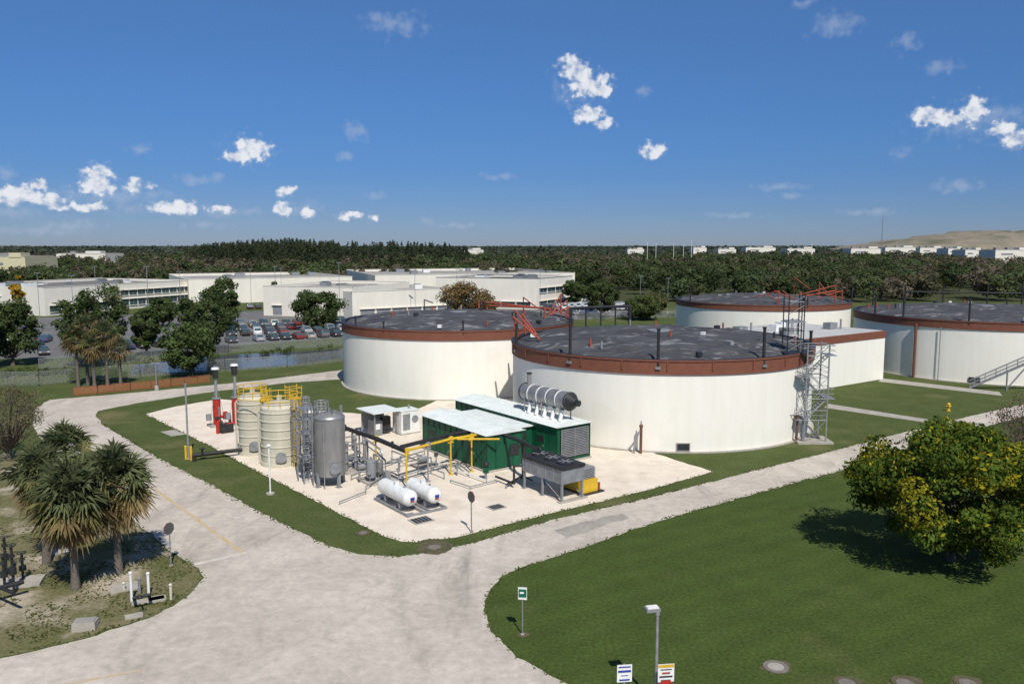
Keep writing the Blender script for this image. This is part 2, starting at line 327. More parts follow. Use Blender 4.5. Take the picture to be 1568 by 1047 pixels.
# ---------------------------------------------------------------- control building between tanks
mb=MB(); p2=S(1352,580); p1=S(1250,597); d=(p2-p1).normalized(); rot=math.atan2(d.y,d.x); n=Vector((-d.y,d.x,0)); Lb=26; Db=16
cc=p2-d*Lb/2+n*Db/2; hb=7.3
mb.box(cc+Vector((0,0,(hb-1)/2)),(Lb,Db,hb-1),WHITE,rot); mb.box(cc+Vector((0,0,hb-.5)),(Lb+.2,Db+.2,1.0),BAND,rot)
mb.box(cc+Vector((0,0,hb+.02)),(Lb-.6,Db-.6,.06),mat('light_roof',(0.5,.5,.48),(.4,.4,.39),scale=.3),rot)
for t,u_ in ((-8,2),(-4,-3),(3,3),(8,-2),(-1,1)):
    q=cc+d*t+n*u_; mb.box(q+Vector((0,0,hb+.55)),(1.8,1.3,1.0),WPAINT if t%2 else GREYP,rot); mb.cyl(q+Vector((1.6,0,hb)),q+Vector((1.6,0,hb+1.6)),.15,GALV)
mb.obj('control_building')
# ---------------------------------------------------------------- stair tower at near tank
def railbox(mb,c,w,dp,z,m,r=.035):
    P=[c+Vector((sx*w/2,sy*dp/2,z)) for sx,sy in ((-1,-1),(1,-1),(1,1),(-1,1))]
    for a,b in zip(P,P[1:]+P[:1]): mb.cyl(a,b,r,m,seg=5)
mb=MB(); base=S(1243,676); base.y+=.3; w=2.2
for sx in (-1,1):
    for sy in (-1,1):
        mb.cyl(base+Vector((sx*w/2,sy*w/2,0)),base+Vector((sx*w/2,sy*w/2,10.2)),.08,GALV,seg=6)
mb.box(base+Vector((0,0,.1)),(3.6,3,.22),CONC)
lv=[0.2,2.4,4.6,6.8,9.0]
for i,(z0,z1) in enumerate(zip(lv,lv[1:])):
    s=1 if i%2 else -1; y=-.55 if i%2 else .55
    for yy in (y-.4,y+.4):
        mb.cyl(base+Vector((-s*w/2,yy,z0)),base+Vector((s*w/2,yy,z1)),.06,GALV,seg=5)
        mb.cyl(base+Vector((-s*w/2,yy,z0+1)),base+Vector((s*w/2,yy,z1+1)),.035,GALV,seg=5)
    for k in range(9):
        t=(k+.5)/9; mb.box(base+Vector((-s*w/2+s*w*t,y,z0+(z1-z0)*t)),(.25,.8,.04),GALV)
    mb.box(base+Vector((s*w/2+s*.35,0,z1)),(.9,w,.06),GALV)
    railbox(mb,base,w,w,z1,GALV,.045); railbox(mb,base+Vector((s*.3,0,0)),w+.6,w,z1+1.0,GALV); railbox(mb,base+Vector((s*.3,0,0)),w+.6,w,z1+.5,GALV,.025)
    mb.cyl(base+Vector((-w/2,-w/2,z0)),base+Vector((w/2,-w/2,z1)),.03,GALV,seg=5)
up=base+Vector((-1.7,1.6,0)); 
for sx in (-1,1):
    for sy in (-1,1): mb.cyl(up+Vector((sx*.8,sy*.8,8.9)),up+Vector((sx*.8,sy*.8,15)),.06,DARK,seg=6)
for z in np.arange(9.3,15,1.0): railbox(mb,up,1.6,1.6,z,DARK if int(z)%2 else GALV,.035)
for k in range(6):
    z=9.2+k*.95; mb.cyl(up+Vector((-.8,-.8,z)),up+Vector((.8,-.8,z+.95)),.03,GALV,seg=5)
mb.box(up+Vector((0,0,12.2)),(2.0,2.0,.06),GALV); mb.box(up+Vector((.2,-.3,9.1)),(3,2.6,.08),DARK)
for ang in (2.2,2.9): mb.cyl(up+Vector((0,0,14.5)),up+Vector((math.cos(ang)*2.2,0,15.4)),.05,RUST,seg=5)
mb.cyl(up+Vector((.9,.2,9)),up+Vector((.9,.2,16.2)),.06,DARK,seg=6)
mb.obj('stair_tower')
# external stair on tank 3, running along the wall toward the right
mb=MB(); q0=S(1484,593); dr=Vector((.87,-.49,0)).normalized(); nn=Vector((-.49,-.87,0)).normalized(); Ls=15;Hs=9.0; ra=math.atan2(dr.y,dr.x)
for off in (0,1.0):
    o=nn*off; a=q0+o; b=q0+o+dr*Ls+Vector((0,0,Hs))
    mb.cyl(a,b,.12,GALV,seg=6)
    for hz in (.55,1.05): mb.cyl(a+Vector((0,0,hz)),b+Vector((0,0,hz)),.05,GALV,seg=5)
    for k in range(12):
        p=a.lerp(b,(k+.5)/12); mb.cyl(p,p+Vector((0,0,1.05)),.04,GALV,seg=5)
    for t in (.3,.48,.75,.98):
        p=a.lerp(b,t); mb.cyl(Vector((p.x,p.y,0)),p,.09,GALV,seg=6)
    p=a.lerp(b,.3);p2_=a.lerp(b,.48); mb.cyl(Vector((p.x,p.y,.2)),p2_,.05,GALV,seg=5)
for k in range(36):
    p=q0.lerp(q0+dr*Ls+Vector((0,0,Hs)),(k+.5)/36)+nn*.5; mb.box(p+Vector((0,0,.05)),(.3,.95,.05),GALV,ra)
mb.obj('external_staircase')
# ---------------------------------------------------------------- process equipment
PA=math.atan2(.6,.8); A=Vector((.8,.6,0)); B=Vector((-.6,.8,0)); UP=Vector((0,0,1))
def fr(o,a,b,z): return o+A*a+B*b+UP*z
def lbox(mb,o,a0,a1,b0,b1,z0,z1,m): mb.box(fr(o,(a0+a1)/2,(b0+b1)/2,(z0+z1)/2),(a1-a0,b1-b0,z1-z0),m,PA)
def ladder(mb,p,z0,z1,nrm,m,cage=True):
    nrm=Vector(nrm).normalized(); t=Vector((-nrm.y,nrm.x,0))
    for s in (-.23,.23): mb.cyl(p+t*s+UP*z0,p+t*s+UP*z1,.04,m,seg=5)
    z=z0+.2
    while z<z1: mb.cyl(p-t*.23+UP*z,p+t*.23+UP*z,.02,m,seg=4); z+=.3
    if cage:
        a0=math.atan2(nrm.y,nrm.x)-1.7
        cz=z0+2.2
        while cz<z1+.1: mb.ring(p+nrm*.35+UP*cz,.42,.03,m,10,a0,a0+3.4); cz+=.6
        for k in range(5):
            an=a0+3.4*k/4; q=p+nrm*.35+Vector((math.cos(an),math.sin(an),0))*.42; mb.cyl(q+UP*(z0+2.2),q+UP*z1,.022,m,seg=4)
def toprail(mb,c,r,z,m,h=1.1):
    for k in range(10):
        a=2*math.pi*k/10; q=c+Vector((math.cos(a)*r,math.sin(a)*r,0)); mb.cyl(q+UP*z,q+UP*(z+h),.045,m,seg=5)
    for hz in (h,h*.5): mb.ring(c+UP*(z+hz),r,.045,m,20)
def frp(u,v,R,H):
    c=S(u,v); c=c+Vector((c.x,c.y,0)).normalized()*R
    mb=MB(); prof=[(R+.12,.0),(R+.12,.35),(R,.36)]
    z=.36
    while z<H-.9: prof+=[(R,z+.62),(R+.055,z+.66),(R+.055,z+.74),(R,z+.78)]; z+=.78
    prof.append((R,H)); mb.lathe(c,prof,CREAM,seg=40)
    mb.lathe(c,[(R,H),(R*.9,H+.22),(R*.6,H+.42),(R*.25,H+.5),(.01,H+.5)],CREAM,seg=40,share=True)
    toprail(mb,c,R*.97,H+.1,YEL)
    mb.cyl(c+UP*(H+.3),c+UP*(H+1.0),.25,CREAM); 
    d=-Vector((c.x,c.y,0)).normalized()
    m_=c+d*R+UP*1.0; mb.cyl(m_,m_+d*.22,.42,CREAM,seg=18); mb.cyl(m_+d*.22,m_+d*.28,.5,GREYP,seg=18)
    mb.tube([c+Vector((-R-.15,-.4,0)),c+Vector((-R-.15,-.4,H-.5)),c+Vector((-R+.4,-.4,H+.3))],.09,CREAM)
    n=Vector((.85,-.5,0)).normalized(); ladder(mb,c+n*(R+.18),0,H+1.1,n,YEL)
    mb.box(c+n*(R+.45)+UP*(H+.05),(1.1,1.1,.06),YEL,.5)
    mb.obj('storage_tank')
frp(390,698,1.4,5.4); frp(431,716,1.72,5.35)
mb=MB()
mb.tube([S(365,612,5.6)+Vector((0,0,0)),S(470,618,5.6)],.04,YEL)
lbox(mb,S(452,690),-.6,.6,-.6,.6,5.2,5.28,YEL)
for a_,b_ in ((-.6,-.6),(.6,-.6),(.6,.6),(-.6,.6)): mb.cyl(fr(S(452,690),a_,b_,0),fr(S(452,690),a_,b_,6.5),.05,YEL,seg=5)
for z in (1,2,3,4,5.8,6.3): 
    for (x1,y1),(x2,y2) in (((-.6,-.6),(.6,-.6)),((.6,-.6),(.6,.6)),((.6,.6),(-.6,.6)),((-.6,.6),(-.6,-.6))): mb.cyl(fr(S(452,690),x1,y1,z),fr(S(452,690),x2,y2,z),.035,YEL,seg=5)
mb.obj('yellow_access_platform')
def steeltank(u,v,R,H,lad=True):
    c=S(u,v); c=c+Vector((c.x,c.y,0)).normalized()*R; mb=MB()
    prof=[(R*.6,.75),(R,.95)]+[(R,H*.35),(R+.02,H*.35),(R+.02,H*.35+.05),(R,H*.35+.05),(R,H*.68),(R+.02,H*.68),(R+.02,H*.68+.05),(R,H*.68+.05),(R,H-.35)]
    mb.lathe(c,prof,STEEL,seg=40); mb.lathe(c,[(R+.04,H-.35),(R+.04,H-.28),(R*.9,H-.1),(R*.6,H+.06),(.01,H+.12)],STEEL,seg=40,share=True)
    for k in range(4):
        a=math.pi/4+k*math.pi/2; q=c+Vector((math.cos(a),math.sin(a),0))*(R-.05); mb.box(q+UP*.6,(.22,.22,1.2),GREYP,a); mb.box(q+UP*.03,(.45,.45,.06),GREYP,a)
    mb.cyl(c+UP*H,c+UP*(H+.45),.14,STEEL); mb.cyl(c+Vector((.5,-.3,H)),c+Vector((.5,-.3,H+.3)),.22,STEEL)
    d=-Vector((c.x,c.y,0)).normalized(); d=Vector((d.x+.3,d.y,0)).normalized()
    mb.cyl(c+d*(R-.05)+UP*1.7,c+d*(R+.2)+UP*1.7,.38,STEEL,seg=18); mb.cyl(c+d*(R+.2)+UP*1.7,c+d*(R+.26)+UP*1.7,.46,GREYP,seg=18)
    mb.tube([c+Vector((-.2,-R-.15,0)),c+Vector((-.2,-R-.15,H-1))],.05,GALV)
    if lad:
        n=Vector((-.9,-.35,0)).normalized(); ladder(mb,c+n*(R+.2),0,H+.8,n,GALV); toprail(mb,c+Vector((-R*.5,0,0)),R*.45,H,GALV,1.0)
    mb.obj('steel_tank')
steeltank(507,748,1.27,6.1); steeltank(478,722,.75,5.6)
mb=MB(); o=S(466,742)
for a_,b_ in ((0,0),(1.0,0),(0,1.3),(1.0,1.3)): mb.cyl(fr(o,a_,b_,0),fr(o,a_,b_,6.4),.07,GALV,seg=5)
for z in (2.2,4.3,5.5,6.4):
    lbox(mb,o,-.05,1.05,-.05,1.35,z,z+.05,GALV)
for z in np.arange(.4,6,.35): mb.cyl(fr(o,0,0,z),fr(o,1,0,z),.02,GALV,seg=4)
mb.obj('ladder_frame')
def vessel(mb,p,r,h,m):
    for k in range(3):
        a=k*2.09+.4; mb.cyl(p+Vector((math.cos(a)*r*.8,math.sin(a)*r*.8,0)),p+Vector((math.cos(a)*r*.8,math.sin(a)*r*.8,.5)),.05,m,seg=5)
    mb.lathe(p,[(r,.4),(r,h)],m,seg=20); mb.ell(p+UP*h,(r,r,r*.45),m); mb.ell(p+UP*.4,(r,r,r*.4),m); mb.cyl(p+UP*h,p+UP*(h+r*.9),r*.25,m)
    mb.cyl(p+UP*(h*.5)+Vector((0,-r,0)),p+UP*(h*.5)+Vector((0,-r-.2,0)),r*.35,m)
mb=MB(); o=S(575,738)
lbox(mb,o,-1.0,1.6,-1,1.6,0,.18,CONC)
vessel(mb,fr(o,-.4,0,.18),.42,1.7,GREYP); vessel(mb,fr(o,.7,.6,.18),.34,1.4,STEEL)
mb.tube([fr(o,-.4,.0,1.0),fr(o,-1.2,.6,1.0),fr(o,-1.2,.6,.3)],.09,GREYP); mb.box(fr(o,.9,-.4,.55),(.5,.5,.7),GREYP,PA)
mb.tube([fr(o,.7,.6,2),fr(o,.7,1.6,2),fr(o,.7,1.6,.2)],.08,GALV)
mb.obj('filter_vessels')
mb=MB(); o=S(540,722)
lbox(mb,o,-.9,1.5,-.8,2.2,0,.15,CONC)
for k in range(5):
    p=fr(o,-.6+k*.45,(k%2)*.8,.15); mb.cyl(p,p+UP*(1.8+.5*(k%3)),.13,STEEL if k%2 else GREYP); mb.ell(p+UP*(1.8+.5*(k%3)),(.2,.2,.2),GREYP); mb.cyl(p+UP*.8,p+UP*.95,.26,GREYP)
mb.tube([fr(o,-.5,0,1.5),fr(o,1,.4,1.5),fr(o,1,2,1.5),fr(o,1,2,3.0)],.1,STEEL); mb.tube([fr(o,0,.8,.9),fr(o,1.5,.8,.9),fr(o,1.5,.8,.1)],.12,GALV)
mb.tube([fr(o,-.6,0,2.4),fr(o,.8,.2,2.4),fr(o,1.6,.2,2.4),fr(o,1.6,.2,.3)],.09,STEEL); mb.tube([fr(o,-.2,.8,3.0),fr(o,1.2,1.0,3.0),fr(o,1.2,1.0,.4)],.07,GREYP)
mb.cyl(fr(o,.2,-.6,.5),fr(o,1.1,-.6,.5),.26,GREYP,seg=14); mb.box(fr(o,1.35,-.6,.45),(.4,.4,.5),GREYP,PA)
for z in (.9,1.6,2.3): lbox(mb,o,-.9,.9,1.5,1.56,z,z+.06,GALV)
mb.obj('pump_skid')
mb=MB(); o=S(648,712)
lbox(mb,o,-1,1,-.7,.7,0,.14,CONC); mb.cyl(fr(o,-.5,0,.55),fr(o,.3,0,.55),.28,GREYP,seg=14); mb.box(fr(o,.55,0,.5),(.4,.45,.6),WPAINT,PA)
mb.tube([fr(o,-.5,0,.6),fr(o,-1.6,0,.6),fr(o,-1.6,0,1.2),fr(o,-2.4,0,1.2)],.07,GALV); mb.tube([fr(o,.3,.2,.6),fr(o,.3,1.8,.6)],.08,GALV); mb.obj('pump_skid')
mb=MB()
def low(pts,z,r,m):
    P=[S(*p,z) for p in pts]; mb.tube(P,r,m)
    for p in P: mb.cyl((p.x,p.y,0),p,.05,GALV,seg=5)
low([(538,728),(600,705),(650,690)],.45,.08,GALV); low([(560,745),(598,722),(640,742)],.35,.06,GALV); low([(640,720),(700,708),(718,722)],.4,.07,GREYP)
low([(650,700),(690,716),(745,735)],.3,.06,WPAINT); low([(520,768),(560,752)],.25,.05,GALV); low([(775,742),(800,728),(815,735)],.35,.08,BLACKP); low([(600,690),(640,705),(660,700)],.9,.07,STEEL); low([(575,690),(590,705)],1.4,.09,STEEL)
low([(545,700),(580,712),(610,706)],1.1,.06,GREYP); low([(610,730),(660,716),(680,724)],.6,.06,GALV); low([(690,735),(720,745),(760,735)],.25,.05,GALV); low([(555,668),(585,690)],.7,.09,GREYP)
for u,v,h in ((585,712,1.3),(612,722,1.0),(668,716,1.2),(688,708,.9),(560,700,1.6),(700,728,.8)):
    p=S(u,v); mb.cyl(p,p+UP*h,.06,GREYP,seg=6); mb.box(p+UP*h,(.3,.22,.35),WPAINT if u%2 else GREYP,PA)
mb.obj('process_piping')
mb=MB(); z=3.2
def pz(u,v): return S(u,v,z)
P=[pz(528,655),pz(575,671),pz(620,690)]; mb.tube(P,.21,BLACKP)
Q=[pz(620,690),pz(690,672),pz(758,661)]; mb.tube(Q,.12,YEL); R_=[pz(758,661),pz(790,672),pz(824,689)]; mb.tube(R_,.17,BLACKP)
mb.tube([pz(614,684),pz(690,665),pz(752,655)],.18,BLACKP); mb.tube([pz(700,672),pz(765,672)],.09,YEL)
for p,m in ((P[1],YEL),(pz(622,690),YEL),(pz(655,681),GALV),(pz(690,672),YEL),(pz(722,668),YEL),(pz(768,664),YEL),(pz(800,677),BLACKP)):
    mb.cyl((p.x,p.y,0),(p.x,p.y,z-.1),.075,m); mb.box((p.x,p.y,.03),(.4,.4,.06),m); mb.box((p.x,p.y,z-.3),(.6,.12,.1),m,PA); mb.cyl((p.x,p.y,z-.02),(p.x+.04,p.y+.25,z+.0),.24,m)
for p in (pz(528,655),pz(545,661),pz(600,681),pz(824,689)): mb.cyl(p,p+Vector((.12,.05,0)),.32,BLACKP,seg=14)
p=pz(824,689); mb.tube([p,Vector((p.x+.2,p.y,1.6)),],.17,BLACKP)
p=pz(528,655); mb.tube([p,Vector((p.x-.5,p.y+.8,z)),Vector((p.x-.5,p.y+.8,5.2))],.15,STEEL)
mb.obj('gas_pipeline')
mb=MB(); a=S(297,697,.55);b=S(372,688,.55); mb.tube([Vector((a.x,a.y,0)),a,b],.19,BLACKP)
p=S(310,696,.55); mb.cyl(p+UP*.1,p+UP*.55,.1,BLACKP); mb.cyl(p+UP*.55,p+UP*.6,.28,BLACKP); mb.obj('gas_pipe')
mb=MB()
for u,v in ((285,703),(293,704)):
    p=S(u,v); mb.cyl(p,p+UP*1.25,.12,YEL); mb.ell(p+UP*1.25,(.12,.12,.08),YEL)
mb.obj('yellow_bollards')
mb=MB(); o=S(648,783)
for (a0,b0,Lp,r) in ((-.9,.4,4.0,.62),(.95,-.1,3.3,.62)):
    c0=fr(o,a0,b0,1.12); c1_=fr(o,a0,b0+Lp,1.12); mb.cyl(c0,c1_,r,WPAINT,seg=26,caps=False)
    for c_,s in ((c0,-1),(c1_,1)):
        pr=[(r*math.cos(t),r*.6*math.sin(t)) for t in np.linspace(0,math.pi/2,6)]
        vs=[];n=26
        for rr_,zz in pr:
            for i in range(n):
                t=2*math.pi*i/n; vs.append(c_+A*(rr_*math.cos(t))+UP*(rr_*math.sin(t))+B*(s*zz))
        mb.add(vs,[(k*n+i,k*n+(i+1)%n,(k+1)*n+(i+1)%n,(k+1)*n+i) for k in range(5) for i in range(n)],WPAINT,True)
    for t in (.22,.78): lbox(mb,o,a0-.5,a0+.5,b0+Lp*t-.1,b0+Lp*t+.1,.2,.75,GREYP)
    mb.cyl(fr(o,a0,b0+Lp*.5,1.7),fr(o,a0,b0+Lp*.5,1.95),.22,WPAINT); mb.box(fr(o,a0,b0-.39,1.15),(.35,.03,.22),SIGNB,PA); mb.box(fr(o,a0,b0-.37,.95),(.3,.03,.1),RED,PA)
    mb.cyl(fr(o,a0,b0+Lp*.2,1.7),fr(o,a0,b0+Lp*.2,1.85),.08,GREYP)
for a0 in (-1.6,-.2,.3,1.7): lbox(mb,o,a0-.08,a0+.08,-.6,4.8,.0,.2,GREYP)
for b0 in (-.5,2,4.6): lbox(mb,o,-1.7,1.8,b0-.08,b0+.08,.05,.18,GREYP)
mb.obj('propane_tanks')
mb=MB(); o=S(590,668)
for a_,b_ in ((-1.2,0),(1.4,0),(-1.2,3),(1.4,3)): mb.cyl(fr(o,a_,b_,0),fr(o,a_,b_,2.5),.07,GALV,seg=6)
mb.box(fr(o,.1,1.5,2.65),(3.4,3.9,.1),PALEROOF,PA); lbox(mb,o,-.9,0,.6,2.2,.0,1.6,GREYP); lbox(mb,o,.2,1.1,.8,1.6,.3,1.9,DARK); lbox(mb,o,-.8,-.3,.55,.6,.7,1.3,WPAINT)
lbox(mb,o,-1.25,1.45,2.96,3.02,.4,2.4,GREYP)
mb.obj('equipment_shelter')
mb=MB(); o=S(630,664); lbox(mb,o,-1.2,1.0,0,1.9,.15,2.5,WPAINT); lbox(mb,o,-1.3,1.1,-.1,2,0,.15,CONC)
lbox(mb,o,-1.0,-.15,-.03,0,.5,2.2,GREYP); mb.cyl(fr(o,.45,-.02,1.6),fr(o,.45,-.06,1.6),.38,GREYP,seg=18); lbox(mb,o,-1.25,1.05,-.05,1.95,2.5,2.58,PALEROOF); mb.cyl(fr(o,.3,1,2.5),fr(o,.3,1,3.0),.12,GALV); mb.obj('control_cabinet')
def enclosure(o,w,L,h,name,grille=False):
    mb=MB(); lbox(mb,o,-.15,w+.15,-.15,L+.15,0,.18,CONC); lbox(mb,o,0,w,0,L,.18,h,GREEN)
    n=int(L/1.0)
    for i in range(n+1): lbox(mb,o,-.05,0,i*L/n-.05,i*L/n+.05,.2,h-.05,GREEN)
    for i in range(1,int(L/3.6)+1): 
        b0=i*3.4-1.6; lbox(mb,o,-.07,0,b0,b0+1.1,.3,2.5,GREEN); lbox(mb,o,-.09,-.07,b0+.1,b0+1.0,1.7,2.3,DARK); mb.cyl(fr(o,-.1,b0+.15,1.3),fr(o,-.1,b0+.15,1.5),.03,GALV,seg=5)
    for i in range(5): lbox(mb,o,i*w/4-.05,i*w/4+.05,-.05,0,.2,h-.05,GREEN)
    e=.25; ridge=h+.42
    v=[fr(o,-e,-e,h+.02),fr(o,w+e,-e,h+.02),fr(o,w+e,L+e,h+.02),fr(o,-e,L+e,h+.02),fr(o,w/2,-e,ridge),fr(o,w/2,L+e,ridge)]
    mb.add(v,[(0,4,5,3),(4,1,2,5),(0,1,4),(2,3,5),(3,2,1,0)],PALEROOF)
    k=int(L/.6)
    for i in range(k+1):
        b_=-e+i*(L+2*e)/k
        for s0,s1 in ((-e,w/2),(w/2,w+e)):
            z0=h+.04 if s0<0 else ridge+.02; z1=ridge+.02 if s0<0 else h+.04
            mb.cyl(fr(o,s0,b_,z0),fr(o,s1,b_,z1),.022,PALEROOF,seg=4)
    if grille:
        lbox(mb,o,.35,w-.3,-.10,-.05,.5,h-.3,DARK)
        for i in range(17): lbox(mb,o,.42,w-.37,-.16,-.10,.58+i*.158,.65+i*.158,GREYP)
        for a_ in (.35,w*.5,w-.37): lbox(mb,o,a_,a_+.07,-.19,-.16,.5,h-.3,GREYP)
    else:
        lbox(mb,o,1.0,2.1,-.08,-.05,.25,2.4,GREEN); lbox(mb,o,2.5,3.5,-.1,-.05,1.2,2.2,DARK)
    return mb
oA=S(746,724); oB=S(853,711)
enclosure(oA,3.9,11,3.35,'generator_enclosure').obj('generator_enclosure')
enclosure(oB,4.0,17,3.45,'generator_enclosure',True).obj('generator_enclosure')
oC=fr(oA,4.15,2.2,0); mb=MB(); lbox(mb,oC,0,2.7,0,9,0,3.0,GREEN); lbox(mb,oC,-.1,2.8,-.3,9.2,3.0,3.12,PALEROOF)
lbox(mb,oC,.4,1.9,-.05,0,.4,2.5,DARK)
mb.obj('generator_link_room')
mb=MB(); ms=fr(oB,1.9,.3,6.3-.7); me_=fr(oB,1.9,7.3,5.6); r=.85
mb.cyl(ms,me_,r,STEEL,seg=28,caps=False)
for t in (.02,.2,.4,.6,.8,.98):
    p=ms.lerp(me_,t); mb.cyl(p-B*.05,p+B*.05,r+.05,WPAINT if t not in(.02,.98) else DARK,seg=28)
mb.cyl(ms-B*.02,ms-B*.75,r,DARK,r1=.3,seg=28); mb.cyl(ms-B*.75,ms-B*1.1,.3,DARK,seg=16); mb.cyl(me_,me_+B*.7,r,DARK,r1=.25,seg=28)
for t in (.1,.27,.44,.61,.78):
    p=ms.lerp(me_,t)
    mb.tube([Vector((p.x,p.y,p.z-r+.05))-A*.45,Vector((p.x,p.y,4.5))-A*.45+B*.1,Vector((p.x,p.y,3.7))-A*.75],.2,WPAINT); 
for t in (.12,.5,.88):
    for s in (-.7,.7):
        p=ms.lerp(me_,t)+A*s; mb.cyl((p.x,p.y,3.5),(p.x,p.y,p.z-.3),.07,GALV,seg=6)
    p=ms.lerp(me_,t); mb.cyl(p-A*.75-UP*.8,p+A*.75-UP*.8,.07,GALV,seg=6)
p=ms.lerp(me_,.9); mb.cyl(p+UP*r*.8,p+UP*(r+1.0),.22,STEEL); mb.cyl(p+UP*(r+1.0),p+UP*(r+1.1),.3,DARK)
mb.obj('exhaust_silencer')
mb=MB(); o=S(860,770); w=2.3;L_=5.0
for a_ in (.1,w-.1):
    for b_ in (.1,L_/2,L_-.1): mb.box(fr(o,a_,b_,.75),(.16,.16,1.5),GREYP,PA); mb.box(fr(o,a_,b_,.03),(.4,.4,.06),GREYP,PA)
lbox(mb,o,0,w,0,L_,1.45,2.6,GREYP); lbox(mb,o,-.08,w+.08,-.08,L_+.08,2.6,2.85,DARK)
for i in range(6): lbox(mb,o,-.03,0,.05+i*.98-.04,.05+i*.98+.04,1.5,2.6,GALV)
for i in range(3): lbox(mb,o,i*1.1+.02,i*1.1+.1,-.03,0,1.5,2.6,GALV)
for i in range(3):
    c_=fr(o,w/2,.9+i*1.6,2.85); mb.cyl(c_,c_+UP*.12,.72,DARK,seg=24)
    for k in range(6):
        a_=k*math.pi/3; mb.box(c_+Vector((math.cos(a_)*.33,math.sin(a_)*.33,.15)),(.6,.1,.02),GREYP,a_)
for s in (.1,w-.1): mb.cyl(fr(o,s,.1,.2),fr(o,s,L_/2,1.4),.04,GREYP,seg=5)
lbox(mb,o,-.25,w+.25,-.25,.3,0,.1,CONC); mb.tube([fr(o,-.1,L_,1.9),fr(o,-.6,L_+.4,1.9),fr(o,-.6,L_+.4,.4),fr(o,-.6,L_+3,.4)],.1,BLACKP)
mb.obj('radiator_cooler')
mb=MB(); o=S(897,757); lbox(mb,o,-.3,1.3,0,2.3,.12,1.15,YEL); lbox(mb,o,-.2,1.2,.3,2.3,1.15,2.1,GREYP)
for i in range(6): lbox(mb,o,-.25,1.25,.24,.3,1.2+i*.15,1.27+i*.15,GALV)
lbox(mb,o,-.4,1.8,-.3,2.5,0,.12,DARK); mb.cyl(fr(o,1.6,.2,.1),fr(o,1.6,.2,.7),.12,RUST); mb.obj('compressor_unit')
mb=MB(); o=S(744,735); mb.cyl(o,o+UP*1.3,.12,GREYP); mb.ell(o+UP*1.4,(.3,.3,.25),DARK); mb.box(o+UP*.9,(.5,.3,.5),GREEN); mb.obj('valve_post')
def flare(u,v,zt):
    p=S(u,v); mb=MB(); lbox(mb,p,-.9,.9,-.9,.9,0,.2,CONC)
    mb.cyl(p+UP*.2,p+UP*3.1,.42,RED,seg=18); mb.cyl(p+UP*3.1,p+UP*3.2,.5,GREYP,seg=18); mb.cyl(p+UP*3.2,p+UP*(zt-1.2),.16,GALV); mb.cyl(p+UP*(zt-1.2),p+UP*(zt-.2),.32,DARK,seg=16)
    mb.cyl(p+UP*(zt-.2),p+UP*zt,.45,WPAINT,r1=.36,seg=16)
    mb.tube([p+UP*1.0,p+A*1.4+UP*1.0,p+A*1.4+UP*.1],.17,RED); mb.cyl(p+A*.9+UP*.7,p+A*.9+UP*1.5,.26,RED,seg=14); mb.box(p-A*.9+UP*1.1,(.5,.4,.7),GREYP,PA)
    mb.tube([p+UP*2.2,p+B*-.8+UP*2.2,p+B*-.8+UP*.2],.07,GALV); mb.cyl(p-B*.6+UP*.4,p-B*1.3+UP*.4,.25,DARK,seg=12)
    for k in range(3):
        a=k*2.1; mb.cyl(p+UP*(zt-1.6),p+Vector((math.cos(a)*1.0,math.sin(a)*1.0,.2)),.02,GALV,seg=4)
    mb.obj('gas_flare')
flare(333,652,6.6); flare(362,650,6.9)
mb=MB(); p=S(347,662); mb.box(p+UP*.5,(1.3,.8,.9),DARK,PA); mb.tube([p+UP*.9,p+A*2+UP*.9,p+A*2+UP*2.2],.14,RED); mb.cyl(p-A*.9,p-A*.9+UP*1.6,.2,RED,seg=12); mb.box(p-A*.9+UP*1.7,(.5,.5,.2),DARK,PA); mb.obj('pump_skid')
def plate(name,u,v,w,d,m,frame=CONC,rot=PA,round_=False):
    p=S(u,v); mb=MB()
    if round_:
        mb.lathe(p,[(w+.22,.014),(w+.22,.05),(w,.05)],frame,seg=28); mb.lathe(p,[(w,.045),(.01,.045)],m,seg=28)
        mb.lathe(p,[(w*.6,.05),(w*.55,.06),(w*.5,.05)],m,seg=20)
    else:
        mb.box(p+UP*.04,(w+.3,d+.3,.06),frame,rot); mb.box(p+UP*.085,(w,d,.03),m,rot)
        for i in range(4): mb.box(p+UP*.105+A*((i-1.5)*w/4.5),(w*.05,d*.9,.02),GREYP,rot)
    mb.obj(name)
plate('drain_grate',645,797,1.3,1.0,DARK); plate('drain_grate',760,777,1.0,.8,DARK); plate('drain_grate',628,789,.6,.5,GREYP)
RIM=mat('bare_soil',(0.13,0.10,0.06),(0.075,0.08,0.035),scale=3)
MH=mat('manhole_iron',(0.22,0.19,0.165),(0.16,0.14,0.12),scale=4)
plate('manhole_cover',665,838,.45,.45,MH,frame=RIM,round_=True); plate('manhole_cover',556,816,.3,.3,MH,frame=RIM,round_=True)
for u,v in ((1188,1021),(1297,1046),(1386,1046),(1482,1046)): plate('manhole_cover',u,v,.38,.38,CONC if u<1200 else MH,frame=MH if u<1200 else RIM,round_=True)
for u,v in ((1188,1021),(1297,1046),(1386,1046),(1482,1046),(665,838)):
    sheet('soil_patch',[(u-28,v),(u-14,v-10),(u+8,v-11),(u+27,v-3),(u+18,v+9),(u-14,v+10)],.013,RIM,jit=.35,smooth=True)
sheet('slab',[(245,661),(268,658),(285,665),(262,668)],.02,CONC,jit=.01)
